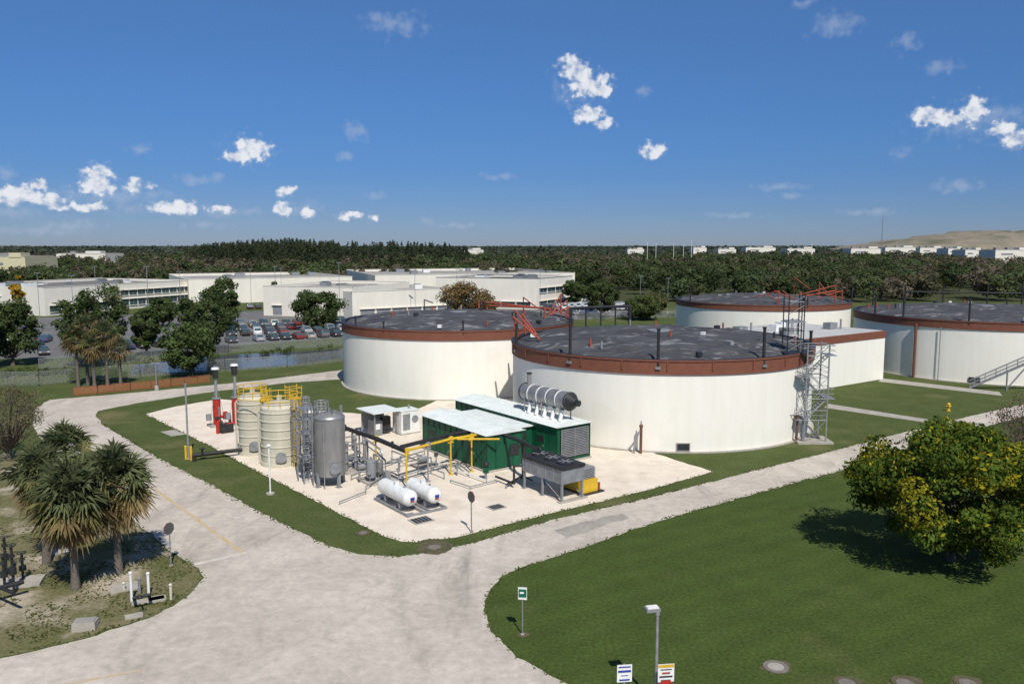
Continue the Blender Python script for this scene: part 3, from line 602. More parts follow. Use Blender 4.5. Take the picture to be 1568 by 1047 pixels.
# ---------------------------------------------------------------- poles and signs
def pole(mb,p,h,r=.05,m=GALV): mb.cyl(p,p+UP*h,r,m,seg=8); mb.cyl(p,p+UP*.05,r*3,CONC,seg=10)
mb=MB(); p=S(289,702); hh=ZH(289,702,588); pole(mb,p,hh,.09); mb.cyl(p,p+UP*1.2,.15,GALV); mb.cyl(p+UP*(hh-.1),p+UP*(hh+.05),.13,GREYP); mb.obj('mast_pole')
mb=MB(); p=S(414,756); hh=ZH(414,756,684); pole(mb,p,hh,.07,WPAINT); mb.cyl(p,p+UP*.1,.35,CONC,seg=14); mb.ell(p+UP*(hh+.1),(.2,.2,.13),WPAINT); mb.obj('camera_pole')
def octo(mb,c,R,nrm,m,mb_):
    n=Vector(nrm).normalized(); t=Vector((-n.y,n.x,0)); vs=[c+t*(R*math.cos(math.pi/8+k*math.pi/4))+UP*(R*math.sin(math.pi/8+k*math.pi/4)) for k in range(8)]
    mb.add([v+n*.015 for v in vs],[list(range(8))],m); mb.add([v-n*.015 for v in vs],[list(range(8))[::-1]],mb_); mb.add([v+n*.015 for v in vs]+[v-n*.015 for v in vs],[(i,(i+1)%8,8+(i+1)%8,8+i) for i in range(8)],mb_)
mb=MB(); p=S(722,815); pole(mb,p,2.9,.045); octo(mb,p+UP*2.6+Vector((0,-.06,0)),.42,(-.6,-.5,0),SIGNBACK,RED); mb.obj('stop_sign')
mb=MB(); p=S(262,866); hh=ZH(262,866,800); pole(mb,p,hh,.045); octo(mb,p+UP*(hh-.35)+Vector((0,-.06,0)),.40,(.9,-.5,0),SIGNBACK,RED); mb.obj('stop_sign')
mb=MB(); p=S(800,971); hh=ZH(800,971,898); pole(mb,p,hh,.035); q=p+UP*(hh-.33)+Vector((0,-.06,0)); mb.box(q,(.46,.03,.66),WPAINT,-.15); mb.box(q+Vector((0,-.022,.02)),(.40,.02,.42),SIGNG,-.15); mb.box(q+Vector((-.03,-.036,.05)),(.22,.012,.1),WPAINT,0); mb.obj('direction_sign')
sheet('soil_patch',[(790,971),(800,967),(811,971),(801,976)],.013,RIM,jit=.1,smooth=True)
mb=MB(); p=S(1004,1078); hh=ZH(1004,1078,934); mb.cyl(p,p+UP*hh,.08,GALV,r1=.06); mb.cyl(p,p+UP*.1,.28,CONC,seg=16); mb.box(p+UP*(hh+.02)+Vector((-.22,.1,0)),(.62,.42,.14),GREYP,.2); mb.box(p+UP*(hh+.1)+Vector((-.22,.1,0)),(.5,.34,.05),WPAINT,.2); mb.cyl(p+UP*(hh-.2),p+UP*(hh+.08),.1,GREYP); mb.obj('street_lamp')
def board(name,u,vb,vt,w,h,rows,col=WPAINT):
    p=S(u,vb); hh=ZH(u,vb,vt); mb=MB(); pole(mb,p,hh,.04); c=p+UP*(hh-h/2)+Vector((0,-.06,0)); mb.box(c,(w,.03,h),col,.12)
    for i,(ww,th,bm) in enumerate(rows):
        mb.box(c+Vector((0,-.022,h/2-(i+.5)*h/len(rows))),(w*ww,.012,h*th),bm,.12)
    return mb,c
mb,c=board('x',955,1085,1016,.66,.78,[(.8,.07,SIGNB),(.86,.12,SIGNB),(.5,.04,SIGNB),(.7,.09,SIGNB)])
mb.obj('delivery_sign')
mb,c=board('x',1018,1088,1015,.72,.80,[(.96,.16,YEL),(.7,.05,DARK),(.5,.1,RUST),(.8,.09,DARK),(.6,.05,DARK)]); octo(mb,c+Vector((0,-.04,-.70)),.42,(.05,-1,0),RED,SIGNBACK); mb.obj('warning_sign')
mb=MB(); p=S(1452,629); mb.lathe(p,[(.25,0),(.25,.08),(.16,.1),(.16,.75),(.22,.78),(.22,.84),(.15,.95),(.01,1.02)],YEL,seg=16); mb.cyl(p+Vector((-.3,0,.6)),p+Vector((.3,0,.6)),.08,YEL); mb.cyl(p+Vector((0,-.28,.6)),p+Vector((0,0,.6)),.1,YEL); mb.obj('fire_hydrant')
mb=MB()
for u,v,h,m in ((202,921,1.7,WPAINT),(214,908,.9,GREYP),(228,912,1.35,WPAINT),(262,918,.9,CREAM),(190,905,.5,CREAM)):
    p=S(u,v); mb.cyl(p,p+UP*h,.08,m); mb.ell(p+UP*h,(.11,.11,.09),m)
mb.tube([S(205,915,0),S(205,915,.8),S(228,910,.8),S(228,910,0)],.09,DARK); mb.cyl(S(214,914,.8),S(214,914,1.15),.05,DARK); mb.ring(S(214,914,1.15),.16,.03,DARK)
for u,v,w,d_ in ((192,900,1.6,1.1),(240,918,.8,.8),(205,944,.9,.5),(228,920,1.8,.5)): mb.box(S(u,v)+UP*.06,(w,d_,.1),CONC,.5)
mb.obj('backflow_preventer')
mb=MB(); mb.box(S(131,962)+UP*.22,(1.15,.75,.44),CONC,.2,.96); mb.box(S(131,962)+UP*.47,(1.0,.6,.06),BROOF,.2); mb.obj('utility_box')
mb=MB(); mb.box(S(88,846)+UP*.08,(1.5,1.1,.12),CONC,.3); mb.obj('concrete_slab')
mb=MB()
for u,v,h in ((8,905,2.2),(22,908,2.9),(36,890,1.8),(10,880,2.4)):
    p=S(u,v); mb.cyl(p,p+UP*h,.08,DARK); mb.ring(p+UP*h,.24,.03,DARK); mb.cyl(p+UP*h*.4,p+UP*h*.55,.2,DARK,seg=14); mb.cyl(p+UP*h*.75,p+UP*h*.8,.16,DARK,seg=14)
mb.tube([S(-20,905,.9),S(36,890,.9)],.14,DARK); mb.tube([S(-20,890,1.3),S(22,908,1.3)],.1,DARK); mb.box(S(15,895)+UP*.1,(3.5,1.6,.15),CONC,.3); mb.obj('valve_assembly')
# ---------------------------------------------------------------- fences
def fence(name,pts,h,netm,postm,sp_=3,rail=True):
    mb=MB(); P=[S(*p) for p in pts]
    for a,b in zip(P,P[1:]):
        mb.add([a+UP*.03,b+UP*.03,b+UP*h,a+UP*h],[(0,1,2,3)],netm)
        n=max(1,int((b-a).length/sp_))
        for i in range(n+1): q=a.lerp(b,i/n); mb.cyl(q,q+UP*(h+.08),.04,postm,seg=5)
        if rail: mb.cyl(a+UP*h,b+UP*h,.03,postm,seg=5)
    mb.obj(name)
ORN=net_mat('orange_net',(0.34,0.10,0.045),.55); CHN=net_mat('chain_link',(0.3,0.31,0.31),.28)
fence('safety_fence',[(112,606),(150,603),(200,598),(262,592),(322,585)],1.15,ORN,BROWNP,1.8)
fence('chain_link_fence',[(-60,592),(60,590),(140,582),(215,578),(345,569),(440,563),(535,553)],2.0,CHN,GALV)
fence('chain_link_fence',[(60,566),(200,556),(350,541),(535,529)],1.8,CHN,GALV)
fence('chain_link_fence',[(880,490),(1040,486)],2.0,CHN,GALV)
# ---------------------------------------------------------------- distant buildings
def building(name,u1,v1,u2,v2,depth,h,rows=(),units=5,roof=BROOF,par=.9,wall=BWALL,stripe=None):
    p1=S(u1,v1);p2=S(u2,v2);d=(p2-p1);L=d.length;d.normalize();n=Vector((-d.y,d.x,0)); rot=math.atan2(d.y,d.x); mb=MB()
    c=p1+d*L/2+n*depth/2
    mb.box(c+UP*h/2,(L,depth,h),wall,rot); mb.box(c+UP*(h+.02),(L-.8,depth-.8,.1),roof,rot)
    for s in (-1,1):
        mb.box(c+n*s*(depth/2-.2)+UP*(h+par/2+.0),(L,.4,par),wall,rot); mb.box(c+d*s*(L/2-.2)+UP*(h+par/2),(.4,depth-.82,par),wall,rot)
        mb.box(c+n*s*(depth/2-.2)+UP*(h+par+.06),(L+.2,.6,.12),stripe or wall,rot)
    r=random.Random(int(L*7))
    for i in range(units):
        q=c+d*r.uniform(-.42,.42)*L+n*r.uniform(-.35,.35)*depth; s=r.uniform(1.3,2.6); mb.box(q+UP*(h+.8),(s*1.4,s,1.4),r.choice([WPAINT,GREYP,GALV]),rot); mb.box(q+UP*(h+1.56),(s*1.0,s*.7,.12),DARK,rot)
    for (s0,s1,z0,z1,k,m) in rows:
        for i in range(k):
            w=(s1-s0)*L/k; x=s0*L+(i+.5)*w; q=p1+d*x-n*.03
            mb.box(q+UP*(z0+z1)/2,(w*.86,.10,z1-z0),m,rot)
            mb.box(q-n*.12+UP*(z0-.08),(w*.92,.28,.14),wall,rot); mb.box(q-n*.2+UP*(z1+.1),(w*.95,.5,.16),wall,rot)
            mb.box(q-n*.07+UP*(z0+z1)/2,(.09,.08,z1-z0),GREYP,rot)
    mb.obj(name)
building('office_building',-180,480,66,481,40,6.2,[(.05,.95,1.0,2.6,12,GLASS),(.05,.95,4.0,5.2,12,GLASS)],8,roof=GROOF)
building('office_building',70,484,300,464,45,7.2,[(.02,.38,1.0,2.8,5,GLASS),(.45,.97,1.2,3.2,9,GLASS),(.45,.97,4.4,6.0,9,GLASS)],10,roof=GROOF)
building('warehouse',290,466,540,458,60,7.6,[(.05,.2,1,4.0,2,GREYP)],5)
building('warehouse',404,483,540,487,38,7.6,[(.1,.22,.2,3.0,1,GREYP),(.7,.8,.2,2.4,1,GREYP)],2)
building('warehouse',540,489,700,480,45,6.6,[(.06,.94,.3,2.6,6,GREYP)],3)
building('warehouse',575,462,880,455,70,8.6,[(.1,.3,1,3,3,GREYP)],5)
building('office_building',668,470,822,474,30,8.8,[(.05,.95,1.0,2.3,6,GLASS)],4,roof=GROOF,stripe=GREYP)
building('office_building',822,474,876,466,30,8.8,[(.05,.95,1.0,2.5,4,GLASS),(.05,.95,5.2,6.6,4,GLASS)],2,roof=GROOF,stripe=GREYP)
def farb(u0,u1,y,z0,z1,dep=30,wall=BWALL):
    x0=(u0-784)/F*y; x1=(u1-784)/F*y; mb=MB(); L=x1-x0
    mb.box(((x0+x1)/2,y+dep/2,z1/2),(L,dep,z1),wall); mb.box(((x0+x1)/2,y+dep/2,z1+.3),(L-2,dep-2,.5),BROOF)
    mb.box((x0+L*.3,y-.1,z1-3.2),(L*.3,.2,1.2),GREYP); mb.box((x0+L*.75,y+4,z1+1),(L*.3,8,2.6),wall)
    for i in range(2): mb.box((x0+L*(.2+.3*i),y+dep*.4,z1+1.2),(4,4,2),GREYP)
    mb.obj('warehouse')
farb(-20,42,420,0,14,wall=mat('pale_yellow_wall',(.62,.56,.36),(.55,.5,.33))); farb(-120,-30,420,0,15); farb(90,165,640,0,13.5); farb(700,740,900,0,15)
for u0,u1,y,z in ((1060,1080,1100,17),(1098,1125,1000,15.5),(1140,1185,1150,17),(1203,1245,1000,16),(1300,1345,900,16.5),(1352,1398,980,17.5),(1405,1440,1000,17),(1448,1470,900,16.5),(1474,1500,820,15.5),(1520,1580,700,16),(960,985,1100,15.0)): farb(u0,u1,y,0,z,25)
mb=MB(); HILL=mat('landfill_soil',(0.25,0.21,0.16),(0.17,0.155,0.115),scale=.03,rough=.95,c3=(.12,.12,.075),scale3=.012,lo3=.5,hi3=.62)
nx,ny=110,22; vs=[];fs=[]
for j in range(ny):
    for i in range(nx):
        u=i/(nx-1);w=j/(ny-1); x=690+u*1000;y=1650+w*500
        e=min(1,max(0,(u)/.34))*min(1,(1-u)/.1); e=e**.75; s=math.sin(math.pi*min(1,w*1.2))**.6 if w<.83 else 0.0
        z=(54+6*mn.noise(Vector((x*.009,y*.01,2)))+3.5*mn.noise(Vector((x*.035,y*.03,1)))+1.5*mn.noise(Vector((x*.1,y*.1,1))))*e*max(0,s)
        z=round(z/11)*11*.3+z*.7; z=z-4 if z<1 else z
        vs.append((x,y,z))
for j in range(ny-1):
    for i in range(nx-1): a=j*nx+i; fs.append((a,a+1,a+nx+1,a+nx))
mb.add(vs,fs,HILL,True); mb.obj('landfill_hill')
mb=MB()
for u,vt,y in [(990,371,700),(1003,372,720),(1030,372,760),(1045,373,760),(1057,368,700),(1346,333,900),(1240,373,620)]:
    x=(u-784)/F*y; r=ray(u,vt); z=CAMH+r.z*(y/r.y); mb.cyl((x,y,0),(x,y,z),.2 if u!=1346 else .35,WPAINT if u!=1346 else GREYP,seg=6)
mb.obj('transmission_poles')
def parklamp(u,vb,vt):
    p=S(u,vb);h=ZH(u,vb,vt);mb=MB();mb.cyl(p,p+UP*h,.075,GALV,r1=.055,seg=6);mb.box(p+UP*h+Vector((.35,0,0)),(.8,.3,.12),GALV);mb.box(p+UP*h+Vector((-.3,0,0)),(.6,.25,.12),GALV);mb.cyl(p,p+UP*.6,.3,CONC);mb.obj('parking_lamp')
for a in ((423,480,408),(432,478,411),(521,500,402),(636,487,412),(230,520,408),(115,520,422),(827,480,412),(1022,480,426),(980,470,422),(385,470,412),(278,500,416),(150,500,408),(700,475,412),(62,500,418),(240,597,556)): parklamp(*a)
# ---------------------------------------------------------------- vehicles
def paint_mat():
    m=bpy.data.materials.new('car_paint'); m.use_nodes=True;N=m.node_tree.nodes;L=m.node_tree.links;b=N['Principled BSDF'];oi=N.new('ShaderNodeObjectInfo')
    L.new(oi.outputs['Color'],b.inputs['Base Color']); b.inputs['Roughness'].default_value=.3; b.inputs['Coat Weight'].default_value=.4; return m
PAINT=paint_mat()
def carmesh(kind):
    mb=MB(); W=.9
    if kind=='sedan': body=[(-2.3,.3),(2.3,.3),(2.35,.6),(2.2,.82),(1.1,.95),(-1.5,1.0),(-2.25,.95),(-2.35,.6)]; cab=[(-1.75,.97),(1.15,.94),(.45,1.42),(-1.0,1.45)]
    elif kind=='suv': body=[(-2.3,.35),(2.3,.35),(2.35,.75),(2.2,1.0),(1.2,1.1),(-2.2,1.15),(-2.35,.8)]; cab=[(-2.2,1.13),(1.2,1.08),(.6,1.72),(-1.9,1.75)]
    else: body=[(-2.7,.4),(2.7,.4),(2.75,.9),(2.5,1.2),(1.9,1.3),(-2.7,1.35),(-2.75,.8)]; cab=[(-2.7,1.33),(1.95,1.28),(1.35,2.05),(-2.65,2.1)]
    def ext(p,w0,w1,m,sides=None):
        n=len(p); zs=[q[1] for q in p]; z0,z1=min(zs),max(zs)
        def wd(z): return w0+(w1-w0)*(z-z0)/(z1-z0)
        vs=[(x,-wd(z),z) for x,z in p]+[(x,wd(z),z) for x,z in p]
        mb.add(vs,[(i,(i+1)%n,n+(i+1)%n,n+i) for i in range(n)],m); mb.add(vs,[list(range(n))[::-1],list(range(n,2*n))],m)
    ext(body,W,W*.95,PAINT); ext(cab,W*.93,W*.74,GLASS)
    t=cab; x0,x1=t[3][0],t[2][0]; z=t[2][1]+.03
    mb.box(((x0+x1)/2,0,z),(x1-x0+.1,W*1.5,.08),PAINT)
    for f in (0,.5,1):
        for s in (-1,1):
            xb=t[0][0]+(t[1][0]-t[0][0])*f; xt=x0+(x1-x0)*f; mb.cyl((xb,s*W*.93,t[0][1]),(xt,s*W*.75,z),.06,PAINT,seg=5)
    if kind=='van':
        for s in (-1,1): mb.add([(-2.6,s*W*.95,1.35),(.4,s*W*.95,1.35),(.4,s*W*.80,2.05),(-2.6,s*W*.80,2.05)],[(0,1,2,3)],PAINT)
    wb=1.4 if kind!='van' else 1.75
    for x in (-wb,wb):
        for s in (-1,1): mb.cyl((x,s*W*.8,.33),(x,s*(W+.02),.33),.33,TYRE,seg=14); mb.cyl((x,s*(W+.02),.33),(x,s*(W+.03),.33),.19,GALV,seg=10)
    for s in (-1,1): mb.box((body[2][0]-.05,s*.65,.7),(.12,.35,.14),WPAINT); mb.box((body[-1][0]+.04,s*.65,.78),(.1,.3,.16),RED); mb.box((.9,s*(W+.06),1.0),(.18,.14,.12),PAINT)
    o=mb.obj('tmp'); me=o.data; bpy.data.objects.remove(o); return me
CM={k:carmesh(k) for k in ('sedan','suv','van')}
cols=[(.75,.75,.74),(.7,.7,.7),(.35,.36,.38),(.04,.04,.045),(.05,.05,.06),(.12,.13,.14),(.04,.07,.16),(.20,.03,.03),(.4,.38,.33),(.03,.03,.03),(.02,.02,.025),(.06,.06,.07)]
def row(p,q,sp_=2.75,kinds=('sedan','suv','sedan'),cl=None,skip=.06,ang=0):
    a=S(*p);b=S(*q);d=(b-a);L=d.length;d.normalize();rot=math.atan2(d.y,d.x)+math.pi/2+ang; n=int(L/sp_)
    for i in range(n):
        if random.random()<skip: continue
        k=random.choice(kinds); o=bpy.data.objects.new('parked_van' if k=='van' else 'parked_car',CM[k]); scene.collection.objects.link(o)
        pos=a+d*(i+.5)*sp_+Vector((random.uniform(-.1,.1),random.uniform(-.4,.4),.01)); o.location=pos; o.rotation_euler=(0,0,rot+random.uniform(-.04,.04)+(math.pi if random.random()<.5 else 0)); c=random.choice(cl or cols); o.color=(*c,1)
W_=[(.78,.78,.77)]; DKC=cols[2:]+[(.7,.7,.7)]
row((345,525),(535,514),cl=DKC); row((345,515),(535,506)); row((360,501),(535,494)); row((345,508),(535,500),cl=DKC,skip=.2); row((0,547),(92,541),skip=.03,cl=DKC); row((-80,537),(90,532),cl=DKC); row((185,535),(262,529),cl=DKC+[(.3,.03,.03)]); row((-80,527),(80,523)); row((95,531),(190,526),cl=DKC)
row((200,523),(255,520)); row((540,487),(655,481),sp_=3.2,kinds=('van','van','suv'),cl=W_,ang=.7); row((375,473),(440,471)); row((838,476),(905,472),sp_=3.0,kinds=('van','suv','van'),cl=W_+[(.1,.1,.11)],skip=.03); row((940,475),(975,472),kinds=('van',),cl=W_,sp_=3.0,skip=0); row((845,464),(905,460),kinds=('van','suv'),cl=W_,skip=.05); row((870,482),(935,479),cl=W_+[(.2,.2,.21)]); row((540,494),(665,487),skip=.3); row((838,469),(890,466),cl=W_,kinds=('van','suv'))
# ---------------------------------------------------------------- foliage
def mesh_quads(name,V,C,parent=None,mt=LEAF):
    n=len(V)//4; me=bpy.data.meshes.new(name); me.vertices.add(n*4); me.vertices.foreach_set('co',V.astype(np.float32).ravel())
    me.loops.add(n*4); me.loops.foreach_set('vertex_index',np.arange(n*4,dtype=np.int32)); me.polygons.add(n); me.polygons.foreach_set('loop_start',np.arange(0,n*4,4,dtype=np.int32))
    try: me.polygons.foreach_set('loop_total',np.full(n,4,dtype=np.int32))
    except Exception: pass
    ca=me.color_attributes.new('Col','FLOAT_COLOR','POINT'); cc=np.ones((n*4,4),np.float32); cc[:,:3]=np.repeat(C,4,axis=0); ca.data.foreach_set('color',cc.ravel())
    me.materials.append(mt); me.update(calc_edges=True); o=bpy.data.objects.new(name,me); scene.collection.objects.link(o)
    if parent: o.parent=parent
    return o
def clump_leaves(C,R,k,size,col,colj=.25,nj=.55):
    M=len(C); n=M*k; d=rng.normal(size=(n,3)); d/=np.linalg.norm(d,axis=1,keepdims=True)
    rad=rng.uniform(.25,1,size=(n,1))**.5; Cr=np.repeat(C,k,0); Rr=np.repeat(R,k,0); pos=Cr+Rr*d*rad
    nrm=d+rng.normal(size=(n,3))*nj+np.array([0,0,.25]); nrm/=np.linalg.norm(nrm,axis=1,keepdims=True)
    t=np.cross(nrm,rng.normal(size=(n,3))); t/=np.linalg.norm(t,axis=1,keepdims=True); b=np.cross(nrm,t)
    sz=(size if np.isscalar(size) else np.repeat(size,k)[:,None])*rng.uniform(.55,1.3,size=(n,1)); 
    V=np.empty((n,4,3)); V[:,0]=pos-t*sz; V[:,1]=pos-b*sz*.55; V[:,2]=pos+t*sz; V[:,3]=pos+b*sz*.55
    c=np.repeat(col,k,0)*rng.uniform(1-colj,1+colj,size=(n,1)); 
    return V.reshape(-1,3),c
def tree(name,p,h,w,nclump=40,k=220,ls=.2,col=(.05,.08,.022),col2=None,f2=.2,base=.28,limbs=18,cr_=.2,tr=.3,seed=0,shape=.9):
    r=np.random.default_rng(seed+11); e=empty(name)
    p=np.array(p); zc=h*(base+1)/2; rz=h*(1-base)/2
    d=r.normal(size=(nclump,3)); d/=np.linalg.norm(d,axis=1,keepdims=True); rad=r.uniform(.25,1,size=(nclump,1))**.45
    C=d*rad*np.array([w/2*shape,w/2*shape,rz*shape]); C[:,2]+=zc; C+=p
    R=np.stack([w*cr_*r.uniform(.5,1.3,nclump)*.62]*3,1); R[:,2]*=.75
    C[:,:2]=p[:2]+(C[:,:2]-p[:2])*(1-cr_*.55); 
    cb=np.array(col)[None]*r.uniform(.65,1.4,size=(nclump,1))*np.array([1,1,1])
    if col2 is not None:
        mk=r.random(nclump)<f2; cb[mk]=(cb[mk]+np.array(col2)*r.uniform(.8,1.2,size=(mk.sum(),1)))/2
    V,c=clump_leaves(C,R,k,ls,cb); 
    if col2 is not None:
        cen=V.reshape(-1,4,3)[:,0]; f=np.sin(cen[:,0]*3.1+seed)*np.sin(cen[:,1]*2.7)*np.sin(cen[:,2]*3.7+1)
        q=(rng.random(len(c))<f2*(.35+2.2*np.clip(f,0,1))); c[q]=np.array(col2)*rng.uniform(.75,1.25,size=(q.sum(),1))
    mesh_quads('foliage',V,c,e)
    mb=MB(); P=Vector(p); fork=P+UP*(h*base*.9)
    mb.cyl(P-UP*.1,P+UP*.4,tr*1.5,BARK,r1=tr,seg=10,caps=False); mb.cyl(P+UP*.4,fork,tr,BARK,r1=tr*.8,seg=10,caps=False)
    for i in range(min(limbs,nclump)):
        q=Vector(C[i]); m_=fork.lerp(q,.45)+Vector((0,0,-.06*h+.05*h*r.random())); 
        mb.cyl(fork-UP*.1,m_,tr*.5,BARK,r1=tr*.28,seg=6,caps=False); mb.cyl(m_,q,tr*.28,BARK,r1=tr*.08,seg=5,caps=False)
        for _ in range(2):
            mb.cyl(m_.lerp(q,.5),q+Vector(r.normal(size=3)*w*.09),tr*.14,BARK,r1=tr*.04,seg=4,caps=False)
    mb.obj('trunk',e)
def tpx(name,u,vb,vt,wpx,**kw):
    p=S(u,vb); h=ZH(u,vb,vt); w=wpx/F*p.y; tree(name,p,h,w,**kw)
tpx('shade_tree',1456,858,658,318,nclump=135,k=330,ls=.155,col=(.095,.140,.024),col2=(.38,.31,.02),f2=.14,base=.12,limbs=40,cr_=.155,tr=.22,seed=3,shape=1.0)
tpx('leafless_tree',1578,716,598,160,nclump=80,k=50,ls=.10,col=(.16,.11,.08),base=.12,limbs=80,cr_=.2,tr=.16,seed=4)
tpx('leafless_tree',14,705,577,130,nclump=70,k=50,ls=.10,col=(.13,.125,.06),col2=(.20,.16,.10),f2=.4,base=.15,limbs=70,cr_=.18,tr=.18,seed=5)
DK=(.078,.108,.040)
for i,(u,vb,vt,w,c) in enumerate([(145,560,436,112,DK),(20,560,450,95,DK),(318,540,443,105,DK),(292,576,492,98,(.088,.122,.042)),(487,504,446,88,DK),(720,492,433,108,(.19,.135,.06)),(920,486,422,62,DK),(250,500,455,50,DK),(-50,570,445,110,DK),
        (985,490,452,60,(.085,.11,.038)),(560,470,440,40,DK),(425,470,432,30,DK),(345,500,425,60,DK),(225,545,470,50,DK),(1000,482,448,50,(.11,.112,.05)),(880,470,425,40,DK),(0,520,468,60,(.09,.11,.035))]):
    tpx('oak_tree',u,vb,vt,w,nclump=60,k=150,ls=.26 if vb>520 else .32,col=c,base=.13,limbs=10,cr_=.21,tr=.3,seed=20+i,shape=.95)
tpx('flowering_tree',30,505,418,26,nclump=20,k=90,ls=.35,col=(.40,.25,.03),base=.3,limbs=8,cr_=.28,seed=60)
def palm(p,h,cr_,seed,dead=.3,n=60,nl=16,lean=(0,0)):
    r=np.random.default_rng(seed); e=empty('palm_tree'); mb=MB(); P=Vector(p); last=P.copy(); segs=7
    for i in range(1,segs+1):
        t=i/segs; q=P+Vector((lean[0]*t*t,lean[1]*t*t,h*t)); mb.cyl(last,q,.24-.05*t+(.06 if i==1 else 0),PBARK,r1=.24-.05*(t)+(.07 if i==segs else 0),seg=10,caps=False); last=q
    V=[];C=[]
    for i in range(n):
        t=(i+.5)/n; el=math.radians(88-160*t**1.0)+r.normal()*.15; az=i*2.399+r.normal()*.3
        d=np.array([math.cos(el)*math.cos(az),math.cos(el)*math.sin(az),math.sin(el)]); side=np.array([-math.sin(az),math.cos(az),0]); upv=np.cross(d,side); 
        tw_=r.normal()*.5; side=side*math.cos(tw_)+upv*math.sin(tw_); upv=np.cross(d,side)
        o=np.array(last)+np.array([0,0,.1]); pl=cr_*.46*r.uniform(.6,1.2); hub=o+d*pl-np.array([0,0,.05*cr_])
        mb.cyl(Vector(o),Vector(hub),.025,PBARK if t>.7 else GREENST,seg=3,caps=False)
        if t>1-dead: base=np.array([.25,.185,.09])*r.uniform(.6,1.1)
        else: base=np.array([.115,.135,.062])*r.uniform(.6,1.35)
        if 1-dead-.15<t<=1-dead: base=np.array([.19,.18,.07])
        for j in range(nl):
            s=(j/(nl-1)-.5)*2; an=s*1.6; ld=d*math.cos(an)+side*math.sin(an); ld=ld+upv*r.normal()*.10; L=cr_*.52*(1-.25*abs(s))*r.uniform(.75,1.15)
            m_=hub+ld*L*.55; tip=hub+ld*L+np.array([0,0,-1])*L*(.16+.22*r.random()); w=np.cross(ld,upv); w=w/ (np.linalg.norm(w)+1e-6)*.036*cr_/1.5
            tw=w+upv*r.normal()*.03
            V+= [hub-w*.3,m_-tw,m_+tw,hub+w*.3, m_-tw,tip-w*.1,tip+w*.1,m_+tw]; c=base*r.uniform(.7,1.3); C+=[c,c]
    mb.obj('trunk',e); mesh_quads('fronds',np.array(V),np.array(C),e)
GREENST=mat('palm_petiole',(.12,.14,.05),(.09,.1,.04))
def ppx(u,vb,vt,crpx,**kw):
    p=S(u,vb); h=ZH(u,vb,vt); palm(p,h,crpx/F*p.y,**kw)
ppx(116,902,764,84,seed=1,n=90,nl=18); ppx(182,877,738,80,seed=2,n=90,nl=18); ppx(72,862,728,66,seed=4,n=64) ; ppx(106,800,692,60,seed=5,n=60)
for i,(u,vb,vt,c) in enumerate(((120,592,520,30),(145,594,530,28),(165,592,512,30),(185,590,535,26),(135,590,500,26),(178,500,450,18),(188,470,440,12))): ppx(u,vb,vt,c,seed=30+i,n=42,nl=12,dead=.5)
for u,vb,vt,c in ((980,490,462,12),(995,488,465,11),(965,490,468,10)): ppx(u,vb,vt,c,seed=u,n=26,nl=9,dead=.3)
def forest(N,y0,y1,cl,k,hr,wr,lsf,pal,u0=-350,u1=1920,pw=1.0,xlim=None):
    y=y0+(y1-y0)*rng.random(N)**pw; u=rng.uniform(u0,u1,N); x=(u-784)/F*y
    if xlim: 
        keep=xlim(x,y,u); x,y=x[keep],y[keep]; N=len(x)
    h=rng.uniform(*hr,N); 
    h*=np.array([1+.25*mn.noise(Vector((a*.012,b*.006,5))) for a,b in zip(x,y)])
    w=rng.uniform(*wr,N)
    C=np.empty((N,cl,3)); C[:,:,0]=x[:,None]+rng.uniform(-.36,.36,(N,cl))*w[:,None]; C[:,:,1]=y[:,None]+rng.uniform(-.36,.36,(N,cl))*w[:,None]; C[:,:,2]=h[:,None]*rng.uniform(.25,.84,(N,cl))
    C[:,0,2]=h*.8; R=np.repeat((w*.27)[:,None],cl,1)*rng.uniform(.6,1.2,(N,cl)); R=np.stack([R,R,R*.8],2)
    reg=np.array([mn.noise(Vector((a*.008,b*.004,9)))+.4*rng.normal() for a,b in zip(x,y)]); pi=np.clip(((reg+.8)/1.6*len(pal)).astype(int),0,len(pal)-1)
    cc=np.array(pal)[pi]*rng.uniform(.75,1.25,(N,1)); cc=np.repeat(cc[:,None],cl,1)*rng.uniform(.82,1.18,(N,cl,1))
    return clump_leaves(C.reshape(-1,3),R.reshape(-1,3),k,np.repeat(w*lsf,cl),cc.reshape(-1,3),colj=.12,nj=.35)
G=1.55
PAL=[tuple(G*q for q in c) for c in [(.046,.064,.028),(.042,.057,.026),(.054,.070,.028),(.050,.066,.028),(.060,.074,.032),(.068,.066,.036),(.085,.074,.048)]]
PALR=PAL+[tuple(G*q for q in c) for c in [(.096,.082,.058),(.092,.08,.055)]]
PALHAZE=[tuple(G*q for q in c) for c in [(.046,.060,.040),(.044,.056,.040),(.054,.064,.043),(.062,.067,.050)]]  # far-tree palette: distance haze painted in as slightly bluer leaf colour
VS=[];CS=[]
def addf(*a,**k): v,c=forest(*a,**k); VS.append(v);CS.append(c)
addf(330,345,520,9,70,(8,12),(8,13),.062,PAL,u1=880)
addf(460,290,520,9,76,(8,12.5),(8,13),.060,PALR,u0=880,xlim=lambda x,y,u:~((y<330)&(u<1010)))
addf(2100,500,1000,6,30,(9,13.5),(9,14),.088,PALR)
addf(4200,900,2200,4,12,(10,14),(13,20),.14,PALHAZE)
addf(4500,2000,5500,3,9,(11,15),(24,40),.18,PALHAZE,pw=.8)
mesh_quads('forest',np.concatenate(VS),np.concatenate(CS))
N=620; y=rng.uniform(560,760,N); u=np.concatenate([rng.uniform(285,520,N//2),rng.uniform(330,720,N-N//2)]); x=(u-784)/F*y
